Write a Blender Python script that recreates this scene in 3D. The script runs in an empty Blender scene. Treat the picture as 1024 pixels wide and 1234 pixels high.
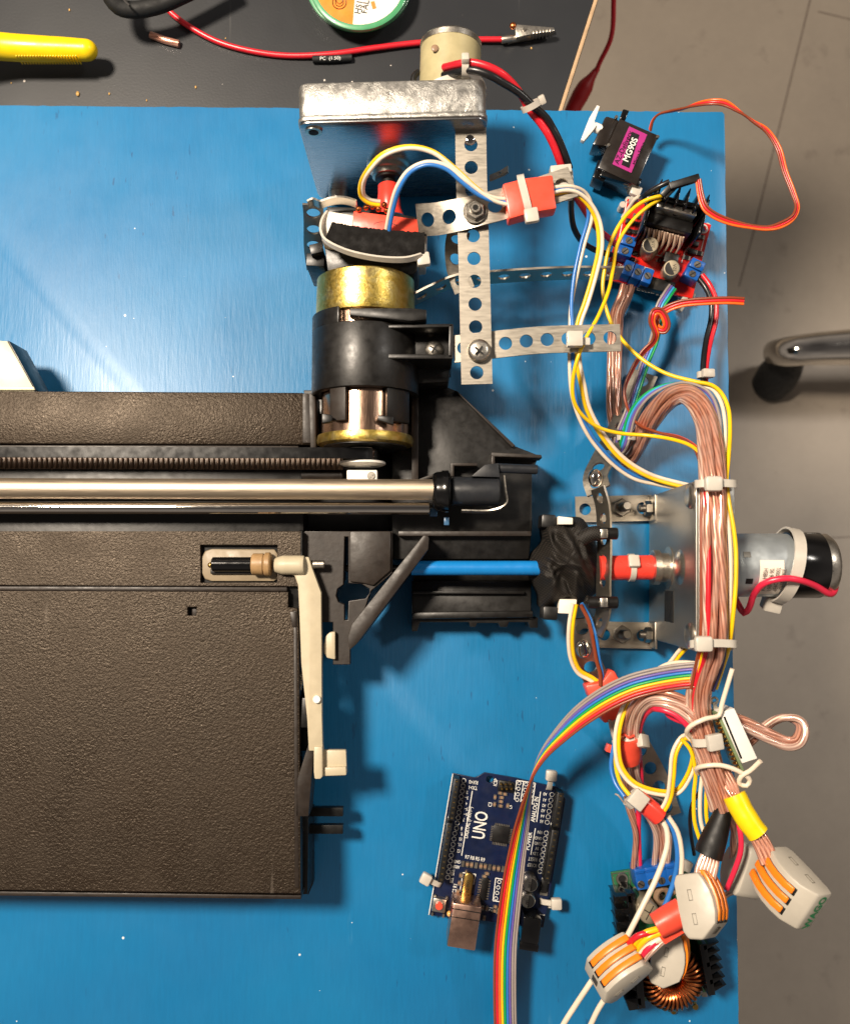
WORLD_STRENGTH = .5; KEY_POS = (-1420, 1090, 3000); KEY_SIZE = 560; KEY_POWER = 37; CEIL_POWER = 8; SPOT_POWER = 33; EXPO = 0.0
import bpy, bmesh, math, random
from mathutils import Vector as V, Matrix, noise as mnoise
random.seed(7)
C = bpy.context.scene.collection
S = 0.0004                      # metres per unit used below (one unit is 0.4 mm)
FOC = 1075.0; HC = 1075.0; TILT = math.radians(4.0)
FW = V((0, math.sin(TILT), -math.cos(TILT))); UPV = V((0, math.cos(TILT), math.sin(TILT)))
def U(x, y, z=0.0):
    d = FW*FOC + V((1, 0, 0))*(x-512) + UPV*(617-y)
    t = (z-HC)/d.z
    return V((0, 0, HC)) + d*t
# ---------------------------------------------------------------- mesh builder
class M:
    def __init__(s): s.v = []; s.f = []; s.m = []; s.uv = []; s.hasuv = False
    def add(s, vs, fs, mi=0, uvs=None):
        o = len(s.v); s.v += [V(p) for p in vs]
        for k, f in enumerate(fs):
            s.f.append([i+o for i in f]); s.m.append(mi)
            s.uv.append(uvs[k] if uvs else None)
        if uvs: s.hasuv = True
    def box(s, c, ax, ay, az, mi=0):      # half vectors
        c, ax, ay, az = V(c), V(ax), V(ay), V(az)
        vs = [c+ax*i+ay*j+az*k for k in (-1, 1) for j in (-1, 1) for i in (-1, 1)]
        fs = [(0,2,3,1),(4,5,7,6),(0,1,5,4),(2,6,7,3),(0,4,6,2),(1,3,7,5)]
        if ax.cross(ay).dot(az) < 0: fs = [f[::-1] for f in fs]
        s.add(vs, fs, mi)
    def bpx(s, x, y, zt, zb, sx, sy, ang=0, mi=0):   # box whose top centre is seen at x,y
        c = U(x, y, zt); a = math.radians(-ang)
        s.box((c.x, c.y, (zt+zb)/2), (math.cos(a)*sx/2, math.sin(a)*sx/2, 0), (-math.sin(a)*sy/2, math.cos(a)*sy/2, 0), (0, 0, (zt-zb)/2), mi)
    def prism(s, poly, z0, z1, mi=0):
        n = len(poly)
        A = sum(poly[i][0]*poly[(i+1)%n][1]-poly[(i+1)%n][0]*poly[i][1] for i in range(n))
        if A < 0: poly = poly[::-1]
        vs = [(p[0], p[1], z0) for p in poly]+[(p[0], p[1], z1) for p in poly]
        fs = [list(range(n))[::-1], list(range(n, 2*n))]+[(i, (i+1)%n, n+(i+1)%n, n+i) for i in range(n)]
        s.add(vs, fs, mi)
    def ppx(s, pts, zt, zb, mi=0):
        s.prism([(U(x, y, zt).x, U(x, y, zt).y) for x, y in pts], zb, zt, mi)
    def lathe(s, p, ax, prof, n=32, mi=0, cap=True):
        p = V(p); ax = V(ax).normalized(); e = V((0, 0, 1)) if abs(ax.z) < .9 else V((1, 0, 0))
        a = ax.cross(e).normalized(); b = ax.cross(a)
        vs = []
        for (t, r) in prof:
            for k in range(n):
                w = 2*math.pi*k/n; vs.append(p+ax*t+(a*math.cos(w)+b*math.sin(w))*r)
        fs = []
        for i in range(len(prof)-1):
            for k in range(n):
                fs.append((i*n+k, i*n+(k+1)%n, (i+1)*n+(k+1)%n, (i+1)*n+k))
        if cap:
            fs.append(list(range(n))[::-1]); fs.append([(len(prof)-1)*n+k for k in range(n)])
        s.add(vs, fs, mi)
    def cyl(s, p, q, r, n=24, mi=0, r2=None):
        p, q = V(p), V(q); L = (q-p).length; c = min(r*.12, L*.2)
        r2 = r if r2 is None else r2
        s.lathe(p, q-p, [(0, r-c), (c, r), (L-c, r2), (L, r2-c)], n, mi)
    def cpx(s, x, y, zt, zb, r, n=24, mi=0):
        c = U(x, y, zt); s.cyl((c.x, c.y, zb), (c.x, c.y, zt), r, n, mi)
    def tube(s, pts, r, n=10, mi=0, cap=True, step=5.0, closed=False, radii=None):
        P, T = smooth(pts, step, closed)
        if closed: P = P+[P[0].copy()]; 
        fr = frames(P); m = len(P); vs = []; Ls = [0]
        for i in range(1, m): Ls.append(Ls[-1]+(P[i]-P[i-1]).length)
        for i in range(m):
            rr = r if radii is None else interp(radii, i/(m-1))
            a, b = fr[i]
            for k in range(n):
                w = 2*math.pi*k/n; vs.append(P[i]+(a*math.cos(w)+b*math.sin(w))*rr)
        fs = []; uvs = []
        for i in range(m-1):
            for k in range(n):
                fs.append((i*n+k, (i+1)*n+k, (i+1)*n+(k+1)%n, i*n+(k+1)%n)[::-1])
                uvs.append([(Ls[i], (k+1)/n), (Ls[i+1], (k+1)/n), (Ls[i+1], k/n), (Ls[i], k/n)])
        if cap and not closed:
            fs.append(list(range(n))[::-1]); uvs.append([(0, 0)]*n)
            fs.append([(m-1)*n+k for k in range(n)]); uvs.append([(0, 0)]*n)
        s.add(vs, fs, mi, uvs)
    def band(s, pts, nrm, w, th, closed=True, mi=0, step=3.0):   # flat strap: path pts, width along nrm
        P, T = smooth(pts, step, closed); nrm = V(nrm).normalized(); m = len(P); vs = []
        for i in range(m):
            t = (P[(i+1) % m]-P[i-1]) if closed else (P[min(i+1, m-1)]-P[max(i-1, 0)])
            o = t.cross(nrm).normalized()*th/2
            for a, b in ((-1, -1), (1, -1), (1, 1), (-1, 1)):
                vs.append(P[i]+nrm*(a*w/2)+o*b)
        fs = []
        for i in range(m if closed else m-1):
            j = (i+1) % m
            for k in range(4): fs.append((i*4+k, i*4+(k+1)%4, j*4+(k+1)%4, j*4+k))
        if not closed: fs += [(3, 2, 1, 0), tuple((m-1)*4+k for k in range(4))]
        s.add(vs, fs, mi)
    def sphere(s, c, r, mi=0, sc=(1, 1, 1), n=14):
        c = V(c); vs = []; fs = []
        for i in range(n+1):
            th = math.pi*i/n
            for k in range(n*2):
                w = math.pi*k/n
                vs.append(c+V((r*sc[0]*math.sin(th)*math.cos(w), r*sc[1]*math.sin(th)*math.sin(w), r*sc[2]*math.cos(th))))
        N = n*2
        for i in range(n):
            for k in range(N): fs.append((i*N+k, (i+1)*N+k, (i+1)*N+(k+1)%N, i*N+(k+1)%N))
        s.add(vs, fs, mi)
    def torus(s, c, ax, R, r, n=24, k=8, mi=0):
        c = V(c); ax = V(ax).normalized(); e = V((0, 0, 1)) if abs(ax.z) < .9 else V((1, 0, 0))
        a = ax.cross(e).normalized(); b = ax.cross(a)
        s.tube([c+(a*math.cos(2*math.pi*i/n)+b*math.sin(2*math.pi*i/n))*R for i in range(n)], r, k, mi, closed=True, step=max(2.0, R*.2))
def interp(arr, t):
    x = t*(len(arr)-1); i = min(int(x), len(arr)-2); return arr[i]+(arr[i+1]-arr[i])*(x-i)
def smooth(pts, step=5.0, closed=False):
    pts = [V(p) for p in pts]; n = len(pts); out = []
    if n == 2 and not closed: return pts, None
    rng = n if closed else n-1
    for i in range(rng):
        if closed: p0, p1, p2, p3 = pts[i-1], pts[i], pts[(i+1)%n], pts[(i+2)%n]
        else:
            p1, p2 = pts[i], pts[i+1]
            p0 = pts[i-1] if i > 0 else p1*2-p2
            p3 = pts[i+2] if i+2 < n else p2*2-p1
        k = max(2, int((p2-p1).length/step))
        d1 = max((p1-p0).length, 1e-3)**.5; d2 = max((p2-p1).length, 1e-3)**.5; d3 = max((p3-p2).length, 1e-3)**.5
        m1 = (p1-p0)/d1-(p2-p0)/(d1+d2)+(p2-p1)/d2; m2 = (p2-p1)/d2-(p3-p1)/(d2+d3)+(p3-p2)/d3
        m1 = m1*d2; m2 = m2*d2
        for j in range(k):
            t = j/k
            out.append(p1*(2*t**3-3*t*t+1)+m1*(t**3-2*t*t+t)+p2*(-2*t**3+3*t*t)+m2*(t**3-t*t))
    if not closed: out.append(pts[-1].copy())
    return out, None
def frames(P):
    m = len(P); t = (P[1]-P[0]).normalized(); e = V((0, 0, 1)) if abs(t.z) < .9 else V((1, 0, 0))
    a = t.cross(e).normalized(); out = []
    for i in range(m):
        t = (P[min(i+1, m-1)]-P[max(i-1, 0)])
        if t.length < 1e-6: t = V((1, 0, 0))
        t.normalize(); a = (a-t*a.dot(t))
        if a.length < 1e-5: a = t.orthogonal()
        a.normalize(); out.append((a, t.cross(a)))
    return out
# ---------------------------------------------------------------- linking
ORI = {}
def setlab(o, label=None, cat=None, group=None, kind=None):
    if label: o['label'] = label
    if cat: o['category'] = cat
    if group: o['group'] = group
    if kind: o['kind'] = kind
    return o
def thing(name, label, cat, base, group=None):
    o = bpy.data.objects.new(name, None); C.objects.link(o); o.empty_display_size = .005
    o.location = V(base)*S; ORI[o.name] = V(base); return setlab(o, label, cat, group)
def build(name, m, mats, parent=None, bev=0, seg=2, sharp=40, label=None, cat=None, group=None, kind=None, flat=False):
    if not isinstance(mats, (list, tuple)): mats = [mats]
    if parent is None:
        xs = [p.x for p in m.v]; ys = [p.y for p in m.v]; zs = [p.z for p in m.v]
        org = V(((min(xs)+max(xs))/2, (min(ys)+max(ys))/2, min(zs)))
    else: org = ORI[parent.name]
    me = bpy.data.meshes.new(name)
    me.from_pydata([tuple((p-org)*S) for p in m.v], [], m.f)
    for mt in mats: me.materials.append(mt)
    me.polygons.foreach_set('material_index', m.m)
    if m.hasuv:
        ul = me.uv_layers.new(name='UVMap'); dat = []
        for f, u in zip(m.f, m.uv): dat += list(u) if u else [(0, 0)]*len(f)
        ul.data.foreach_set('uv', [c for p in dat for c in p])
    if bev > 0:
        bm = bmesh.new(); bm.from_mesh(me)
        bmesh.ops.remove_doubles(bm, verts=bm.verts, dist=1e-7)
        es = [e for e in bm.edges if len(e.link_faces) == 2 and e.calc_face_angle(0) > math.radians(28)]
        bmesh.ops.bevel(bm, geom=es, offset=bev*S, segments=seg, affect='EDGES', profile=.5, clamp_overlap=True)
        bm.to_mesh(me); bm.free()
    if not flat:
        me.polygons.foreach_set('use_smooth', [True]*len(me.polygons))
        me.set_sharp_from_angle(angle=math.radians(sharp))
    me.update()
    o = bpy.data.objects.new(name, me); C.objects.link(o)
    if parent is None: o.location = org*S; ORI[o.name] = org
    else: o.parent = parent; ORI[o.name] = org
    return setlab(o, label, cat, group, kind)
def holed(name, outlines, z0, z1, mats, parent=None, bev=0.0, **kw):
    """flat plate with holes; outlines = list of XY loops, first one outer"""
    cu = bpy.data.curves.new('tmp', 'CURVE'); cu.dimensions = '2D'; cu.fill_mode = 'BOTH'
    cu.extrude = (z1-z0)/2-bev; cu.bevel_depth = bev; cu.bevel_resolution = 1
    for lp in outlines:
        sp = cu.splines.new('POLY'); sp.points.add(len(lp)-1); sp.use_cyclic_u = True
        for p, q in zip(sp.points, lp): p.co = (q[0], q[1], 0, 1)
    ob = bpy.data.objects.new('tmp', cu); C.objects.link(ob)
    dg = bpy.context.evaluated_depsgraph_get(); me = bpy.data.meshes.new_from_object(ob.evaluated_get(dg))
    mm = M(); mm.add([V((v.co.x, v.co.y, v.co.z+(z0+z1)/2)) for v in me.vertices], [list(p.vertices) for p in me.polygons])
    bpy.data.objects.remove(ob); bpy.data.curves.remove(cu); bpy.data.meshes.remove(me)
    return build(name, mm, mats, parent, **kw)
def upoly(pts, z): return [(U(x, y, z).x, U(x, y, z).y) for x, y in pts]
def circ(x, y, r, z, n=20):
    c = U(x, y, z); return [(c.x+r*math.cos(2*math.pi*k/n), c.y+r*math.sin(2*math.pi*k/n)) for k in range(n)]
FT = {}
def lettering(txt, pos, ex, ey, size, mat, parent, th=.25, center=True, bold=0.0, name='lettering', spc=1.0, sxf=1.0):
    cu = bpy.data.curves.new('t', 'FONT'); cu.body = txt; cu.size = 1; cu.resolution_u = 3; cu.offset = bold; cu.space_character = spc
    if center: cu.align_x = 'CENTER'; cu.align_y = 'CENTER'
    ob = bpy.data.objects.new('t', cu); C.objects.link(ob)
    dg = bpy.context.evaluated_depsgraph_get(); me = bpy.data.meshes.new_from_object(ob.evaluated_get(dg))
    ex = V(ex).normalized(); ey = (V(ey)-ex*V(ey).dot(ex)).normalized(); pos = V(pos); nz = ex.cross(ey)
    mm = M(); mm.add([pos+ex*v.co.x*size*sxf+ey*v.co.y*size+nz*th for v in me.vertices], [list(p.vertices) for p in me.polygons])
    bpy.data.objects.remove(ob); bpy.data.curves.remove(cu); bpy.data.meshes.remove(me)
    return build(name, mm, mat, parent, flat=True)
def letx(txt, x, y, z, ang, size, mat, parent, **kw):   # ang: reading direction, degrees clockwise in the picture
    a = math.radians(-ang)
    return lettering(txt, U(x, y, z), (math.cos(a), math.sin(a), 0), (-math.sin(a), math.cos(a), 0), size, mat, parent, **kw)
# ---------------------------------------------------------------- materials
def lin(h):
    h = h.lstrip('#'); r = [int(h[i:i+2], 16)/255 for i in (0, 2, 4)]
    return [(c/12.92 if c <= .04045 else ((c+.055)/1.055)**2.4) for c in r]+[1]
class N:
    def __init__(s, name):
        s.mat = bpy.data.materials.new(name); s.mat.use_nodes = True; s.t = s.mat.node_tree
        s.b = s.t.nodes['Principled BSDF']; s.l = s.t.links
    def n(s, ty, **kw):
        x = s.t.nodes.new(ty)
        for k, v in kw.items(): setattr(x, k, v)
        return x
    def coord(s, kind='Object', scale=(1, 1, 1), rot=(0, 0, 0)):
        c = s.n('ShaderNodeTexCoord'); mp = s.n('ShaderNodeMapping'); mp.inputs['Scale'].default_value = scale; mp.inputs['Rotation'].default_value = rot
        s.l.new(c.outputs[kind], mp.inputs[0]); return mp.outputs[0]
    def noise(s, co, scale, detail=3, rough=.5, dist=0):
        x = s.n('ShaderNodeTexNoise'); x.inputs['Scale'].default_value = scale; x.inputs['Detail'].default_value = detail
        x.inputs['Roughness'].default_value = rough; x.inputs['Distortion'].default_value = dist; s.l.new(co, x.inputs['Vector']); return x.outputs['Fac']
    def ramp(s, fac, stops):
        r = s.n('ShaderNodeValToRGB'); e = r.color_ramp.elements
        while len(e) < len(stops): e.new(.5)
        for k, (p, c) in enumerate(stops): e[k].position = p; e[k].color = c if len(c) == 4 else list(c)+[1]
        s.l.new(fac, r.inputs[0]); return r.outputs[0]
    def mix(s, fac, a, b, mode='MIX'):
        x = s.n('ShaderNodeMix', data_type='RGBA', blend_type=mode)
        for sock, val in ((x.inputs[0], fac), (x.inputs[6], a), (x.inputs[7], b)):
            if hasattr(val, 'is_linked') or hasattr(val, 'links'): s.l.new(val, sock)
            else: sock.default_value = val
        return x.outputs[2]
    def bump(s, h, strength=.3, dist=.001):
        x = s.n('ShaderNodeBump'); x.inputs['Strength'].default_value = strength; x.inputs['Distance'].default_value = dist
        s.l.new(h, x.inputs['Height']); s.l.new(x.outputs[0], s.b.inputs['Normal']); return x
    def set(s, **kw):
        for k, v in kw.items():
            i = s.b.inputs[k.replace('_', ' ')]
            if hasattr(v, 'links'): s.l.new(v, i)
            else: i.default_value = v
        return s
def g3(v): return (v, v, v, 1)
def plain(name, col, rough=.45, metal=0, var=.12, bump=.0, bscale=600, coat=0, spec=.5, trans=0):
    """a surface with slight mottling, wear in its gloss and fine relief"""
    n = N(name); co = n.coord(); c = lin(col) if isinstance(col, str) else list(col)
    f = n.noise(co, 180, 4, .6)
    lo = [x*(1-var) for x in c[:3]]+[1]; hi = [min(1, x*(1+var)) for x in c[:3]]+[1]
    n.set(Base_Color=n.ramp(f, [(.3, lo), (.7, hi)]), Metallic=metal, Coat_Weight=coat, Specular_IOR_Level=spec)
    n.set(Roughness=n.ramp(n.noise(co, 260, 3), [(.3, g3(max(.03, rough*.8))), (.75, g3(min(1, rough*1.2)))]))
    if trans: n.set(Transmission_Weight=trans)
    if bump: n.bump(n.noise(co, bscale, 3), bump, .0003)
    return n.mat
def brushed(name, col, rough=.3, sc=(60, 60, 60), amt=.15):
    n = N(name); co = n.coord(scale=sc); f = n.noise(co, 20, 5, .7); c = lin(col) if isinstance(col, str) else list(col)
    n.set(Base_Color=n.ramp(f, [(.25, [x*(1-amt) for x in c[:3]]+[1]), (.75, [min(1, x*(1+amt)) for x in c[:3]]+[1])]), Metallic=1)
    n.set(Roughness=n.ramp(f, [(.2, g3(rough*.7)), (.8, g3(rough*1.3))])); n.bump(f, .08, .0003); return n.mat
def grain(name, col, hi, rough=.42, scale=700, strength=.5, wear=True):
    n = N(name); co = n.coord(); vo = n.n('ShaderNodeTexVoronoi'); vo.feature = 'SMOOTH_F1'; vo.inputs['Scale'].default_value = scale
    w = n.noise(co, scale*.55, 4, .65, .6); n.l.new(co, vo.inputs['Vector'])
    mx = n.n('ShaderNodeMath', operation='MULTIPLY_ADD'); n.l.new(vo.outputs['Distance'], mx.inputs[0]); mx.inputs[1].default_value = .35; n.l.new(w, mx.inputs[2])
    f = n.noise(co, 25, 4, .6)
    base = n.ramp(f, [(.3, col), (.7, hi)])
    if wear:
        scr = n.ramp(n.noise(n.coord(scale=(1, .12, 1), rot=(0, 0, -.5)), 120, 3, .6), [(.72, g3(0)), (.78, g3(.16))]); base = n.mix(scr, base, (.3, .26, .22, 1))
        sp = n.ramp(n.noise(co, 420, 2, .5), [(.775, g3(0)), (.80, g3(1))])
        base = n.mix(sp, base, (.35, .3, .24, 1))
    n.set(Base_Color=base, Specular_IOR_Level=.55, Specular_Tint=(1, .84, .68, 1), Roughness=n.ramp(n.noise(co, 60, 3), [(.3, g3(rough*.85)), (.7, g3(rough*1.15))]))
    n.bump(mx.outputs[0], strength, .0006); return n.mat
def wiremat(name, col, rough=.35):
    n = N(name); co = n.coord(); c = lin(col)
    f = n.noise(co, 90, 3); n.set(Base_Color=n.ramp(f, [(.3, [x*.86 for x in c[:3]]+[1]), (.7, c)]), Roughness=rough, Coat_Weight=.25, Coat_Roughness=.25)
    n.set(Subsurface_Weight=.0); n.bump(n.noise(co, 300, 2), .08, .0003); return n.mat
def coppermat(name, c1, c2, metal=.42):
    n = N(name); uv = n.coord('UV', (.035, 6, 1)); w = n.n('ShaderNodeTexWave'); w.inputs['Scale'].default_value = .7; w.inputs['Distortion'].default_value = 2.5; w.inputs['Detail'].default_value = 2
    w.bands_direction = 'DIAGONAL'; n.l.new(uv, w.inputs[0])
    co = n.coord(); f = n.noise(co, 120, 3)
    col = n.mix(n.ramp(f, [(.35, g3(0)), (.7, g3(.4))]), n.ramp(w.outputs['Fac'], [(.1, lin(c1)), (.75, lin(c2))]), (.72, .5, .42, 1))
    n.set(Base_Color=col, Metallic=metal, Roughness=.33, Coat_Weight=1, Coat_Roughness=.08); n.bump(w.outputs['Fac'], .2, .0004); return n.mat

MT = {}
MT['steel'] = brushed('bright_steel', '#c9c3b8', .33, (60, 60, 60))
MT['zinc'] = brushed('zinc_strip', '#aaa397', .44, (8, 60, 60), .08)
MT['nut'] = brushed('plated_steel', '#8f8a82', .38)
MT['polished'] = brushed('brushed_plate', '#a9a9ab', .27, (2.5, 90, 90), .2)
MT['rod'] = brushed('satin_rod', '#c4b49e', .5, (4, 90, 90), .05)
MT['satin'] = brushed('satin_plate', '#b0aca4', .42, (60, 60, 60), .08)
MT['chrome'] = plain('chrome', '#d5d0c8', .07, 1, .03)
def goldmat():
    n = N('yellow_zinc'); co = n.coord(); f = n.noise(co, 130, 5, .7, 1.2)
    n.set(Base_Color=n.ramp(f, [(.3, lin('#ae9548')), (.48, lin('#c9ad58')), (.6, lin('#d3bf78')), (.75, lin('#c09c72'))]), Metallic=1, Roughness=n.ramp(n.noise(co, 700, 3), [(.3, g3(.28)), (.7, g3(.42))]))
    n.bump(n.noise(co, 900, 4, .7), .3, .0003); return n.mat
MT['gold'] = goldmat()
MT['coppercan'] = brushed('warm_plated_can', '#c9a68e', .22, (90, 6, 90), .15)
MT['brass'] = plain('brass', '#c2a05a', .3, 1, .15)
MT['copper'] = plain('copper', '#d07b48', .28, 1, .2)
MT['blk'] = plain('black_plastic', '#0e0d0c', .42, 0, .2, .1, 500)
MT['blk2'] = plain('dark_moulding', '#0e0c0a', .42, 0, .25, .15, 350)
MT['blkbrown'] = plain('dusty_black_plastic', '#231b15', .5, 0, .25, .2, 400)
MT['blkshiny'] = plain('glossy_black', '#0c0c0d', .16, 0, .1)
MT['rubber'] = plain('black_rubber', '#101112', .7, 0, .2, .2)
MT['tex'] = grain('textured_black_cover', lin('#140d07'), lin('#1b120a'), .45, 1400, .5)
MT['beige'] = plain('beige_plastic', '#b8ac92', .45, 0, .06, .05)
MT['paleg'] = plain('pale_green_plastic', '#b9c4ae', .45, 0, .06, .05)
MT['cream'] = plain('cream_plastic', '#d9d3b8', .35, 0, .05)
MT['tan'] = plain('tan_collar', '#a08058', .45, 0, .15, .2)
MT['white'] = plain('white_plastic', '#e6e2da', .35, 0, .04)
MT['tie'] = plain('nylon', '#cfc8bc', .36, 0, .08, .05, trans=.15)
MT['redtape'] = plain('red_tape', '#ec4f3a', .38, 0, .08, .25, 250)
MT['redtube'] = plain('red_tubing', '#ee4134', .3, 0, .05, .05)
MT['paper'] = plain('white_paper', '#e9dfd0', .6, 0, .05)
MT['cloth'] = None
MT['pcbblue'] = plain('blue_circuit_board', '#0b1838', .35, 0, .2, .1, 300, coat=.3)
MT['pcbred'] = plain('red_circuit_board', '#d3221a', .3, 0, .15, .1, 300, coat=.3)
MT['pcbgreen'] = plain('green_circuit_board', '#1d5a36', .3, 0, .2, .1, 300, coat=.3)
MT['term'] = plain('blue_terminal', '#0e55a6', .35, 0, .1)
MT['silk'] = plain('white_print', '#dcdcd6', .6, 0, .03)
MT['solder'] = plain('solder', '#a39e94', .42, 1, .2)
MT['chip'] = plain('chip_body', '#100f0f', .4, 0, .15, .1)
MT['ceramic'] = plain('brown_ceramic', '#8a6f58', .4, 0, .2)
MT['bluerod'] = plain('blue_tubing', '#1478c0', .3, 0, .04)
MT['grey'] = plain('grey_housing', '#b4ada0', .42, 0, .04, .04)
MT['orange'] = plain('orange_lever', '#f0811a', .35, 0, .06)
MT['yellowp'] = plain('yellow_sleeve', '#f4d00c', .35, 0, .05, .05)
MT['green'] = plain('green_print', '#1f7a4b', .5)
MT['spool'] = plain('green_spool', '#4c9a6a', .35, 0, .06, coat=.3)
MT['darkhole'] = plain('dark_recess', '#050505', .8)
MT['yband'] = plain('yellowed_tape', '#aea37c', .35, 0, .1)
WC = dict(white='#ecdcc6', yellow='#f6c80e', blue='#2f78c8', red='#d61f2e', black='#131316', orange='#ee6a1e', brown='#8a3f22', green='#13a04f', purple='#6d5aa6', grey='#9c918c', pink='#e02848', navy='#2a2c5a', cyan='#3fa0d8')
for k, c in WC.items(): MT['w_'+k] = wiremat(k+'_insulation', c)
MT['w_copper'] = coppermat('clear_copper_cable', '#9c5a42', '#d6967a')
MT['w_copper2'] = coppermat('clear_tinned_cable', '#b08070', '#e8c8b4')
def clothmat():
    n = N('black_fabric'); co = n.coord(rot=(0, 0, .6)); w1 = n.n('ShaderNodeTexWave'); w1.inputs['Scale'].default_value = 360; n.l.new(co, w1.inputs[0])
    w2 = n.n('ShaderNodeTexWave'); w2.inputs['Scale'].default_value = 360; w2.bands_direction = 'Y'; n.l.new(co, w2.inputs[0])
    m = n.n('ShaderNodeMath', operation='MULTIPLY'); n.l.new(w1.outputs['Fac'], m.inputs[0]); n.l.new(w2.outputs['Fac'], m.inputs[1])
    n.set(Base_Color=n.ramp(m.outputs[0], [(0, (.003, .0025, .002, 1)), (1, (.045, .036, .028, 1))]), Roughness=.62, Specular_IOR_Level=.35); n.bump(m.outputs[0], .4, .0004); return n.mat
MT['cloth'] = clothmat(); MT['velcro'] = plain('black_velcro', '#0d0b0a', .85, 0, .35, .8, 900, spec=.25)
def boardmat():
    n = N('blue_painted_board'); co = n.coord()
    f = n.noise(co, 9, 4, .55); base = n.ramp(f, [(.3, lin('#026ba2')), (.7, lin('#0576ac'))])
    st = n.coord(scale=(1, .12, 1)); g = n.noise(st, 700, 3, .6)                   # short pores along the grain
    msk = n.ramp(n.noise(co, 14, 3), [(.48, g3(0)), (.62, g3(1))])
    por = n.ramp(n.noise(n.coord(scale=(1, .2, 1)), 480, 2, .5), [(.69, g3(0)), (.73, g3(.75))])
    base = n.mix(n.mix(1, por, msk, 'MULTIPLY'), base, lin('#0d4f7e'))
    gr = n.ramp(g, [(.3, g3(.93)), (.7, g3(1.0))]); base = n.mix(1, base, gr, 'MULTIPLY')
    vo = n.n('ShaderNodeTexVoronoi'); vo.inputs['Scale'].default_value = 135; n.l.new(co, vo.inputs['Vector'])
    cell = n.n('ShaderNodeSeparateColor'); n.l.new(vo.outputs['Color'], cell.inputs[0])
    d = n.n('ShaderNodeMath', operation='MULTIPLY_ADD'); n.l.new(cell.outputs[0], d.inputs[0]); d.inputs[1].default_value = -.075; d.inputs[2].default_value = .075
    lt = n.n('ShaderNodeMath', operation='LESS_THAN'); n.l.new(vo.outputs['Distance'], lt.inputs[0]); 
    pw = n.n('ShaderNodeMath', operation='POWER'); n.l.new(cell.outputs[1], pw.inputs[0]); pw.inputs[1].default_value = 4.5
    ml = n.n('ShaderNodeMath', operation='MULTIPLY'); n.l.new(pw.outputs[0], ml.inputs[0]); ml.inputs[1].default_value = .085
    n.l.new(ml.outputs[0], lt.inputs[1])
    base = n.mix(lt.outputs[0], base, (.7, .75, .78, 1))
    scu = n.ramp(n.noise(n.coord(scale=(1, .15, 1), rot=(0, 0, .9)), 60, 4, .7), [(.70, g3(0)), (.80, g3(.22))]); base = n.mix(scu, base, lin('#6fb4d8'))
    n.set(Base_Color=base, Roughness=n.ramp(n.noise(co, 40, 3), [(.3, g3(.35)), (.7, g3(.45))]), Specular_IOR_Level=.7, Coat_Weight=.35, Coat_Roughness=.4)
    n.bump(g, .22, .0005); return n.mat
MT['board'] = boardmat()
def floormat():
    n = N('concrete_floor'); co = n.coord(); f = n.noise(co, 3.5, 6, .6); base = n.ramp(f, [(.3, lin('#8a8074')), (.7, lin('#9a8f81'))])
    sp = n.ramp(n.noise(co, 22, 4, .6), [(.62, g3(0)), (.78, g3(.5))]); base = n.mix(sp, base, lin('#5c5048'))
    s2 = n.ramp(n.noise(co, 31, 2, .6), [(.76, g3(0)), (.79, g3(.5))]); base = n.mix(s2, base, lin('#c4bcae'))
    b3 = n.ramp(n.noise(co, 90, 5, .7), [(.3, g3(.94)), (.7, g3(1))]); base = n.mix(1, base, b3, 'MULTIPLY')
    n.set(Base_Color=base, Roughness=.75); n.bump(f, .2, .002); return n.mat
MT['floor'] = floormat()
def matmat():
    n = N('dark_worktop'); co = n.coord(); f = n.noise(co, 7, 4, .6); base = n.ramp(f, [(.3, lin('#24262a')), (.7, lin('#2c2e31'))])
    vo = n.n('ShaderNodeTexVoronoi'); vo.inputs['Scale'].default_value = 110; n.l.new(co, vo.inputs['Vector'])
    cell = n.n('ShaderNodeSeparateColor'); n.l.new(vo.outputs['Color'], cell.inputs[0])
    pw = n.n('ShaderNodeMath', operation='POWER'); n.l.new(cell.outputs[1], pw.inputs[0]); pw.inputs[1].default_value = 6
    ml = n.n('ShaderNodeMath', operation='MULTIPLY'); n.l.new(pw.outputs[0], ml.inputs[0]); ml.inputs[1].default_value = .10
    lt = n.n('ShaderNodeMath', operation='LESS_THAN'); n.l.new(vo.outputs['Distance'], lt.inputs[0]); n.l.new(ml.outputs[0], lt.inputs[1])
    base = n.mix(lt.outputs[0], base, (.6, .55, .5, 1))
    sc = n.ramp(n.noise(n.coord(scale=(1, .03, 1), rot=(0, 0, .25)), 160, 1, .4), [(.735, g3(0)), (.75, g3(.25))]); base = n.mix(sc, base, (.25, .24, .23, 1))
    n.set(Base_Color=base, Roughness=n.ramp(f, [(.3, g3(.38)), (.7, g3(.5))])); n.bump(n.noise(co, 900, 2), .1, .0003); return n.mat
MT['worktop'] = matmat()
MT['wood'] = plain('pale_wood', '#b89a78', .6, 0, .15, .1)
def castmat():
    n = N('cast_zinc'); co = n.coord(); f = n.noise(co, 170, 6, .75, .8)
    n.set(Base_Color=n.ramp(f, [(.3, (.33, .32, .3, 1)), (.7, (.5, .49, .46, 1))]), Metallic=.9, Roughness=n.ramp(n.noise(co, 300, 3), [(.3, g3(.3)), (.7, g3(.5))]))
    n.bump(f, .5, .0008); return n.mat
MT['cast'] = castmat()
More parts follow.
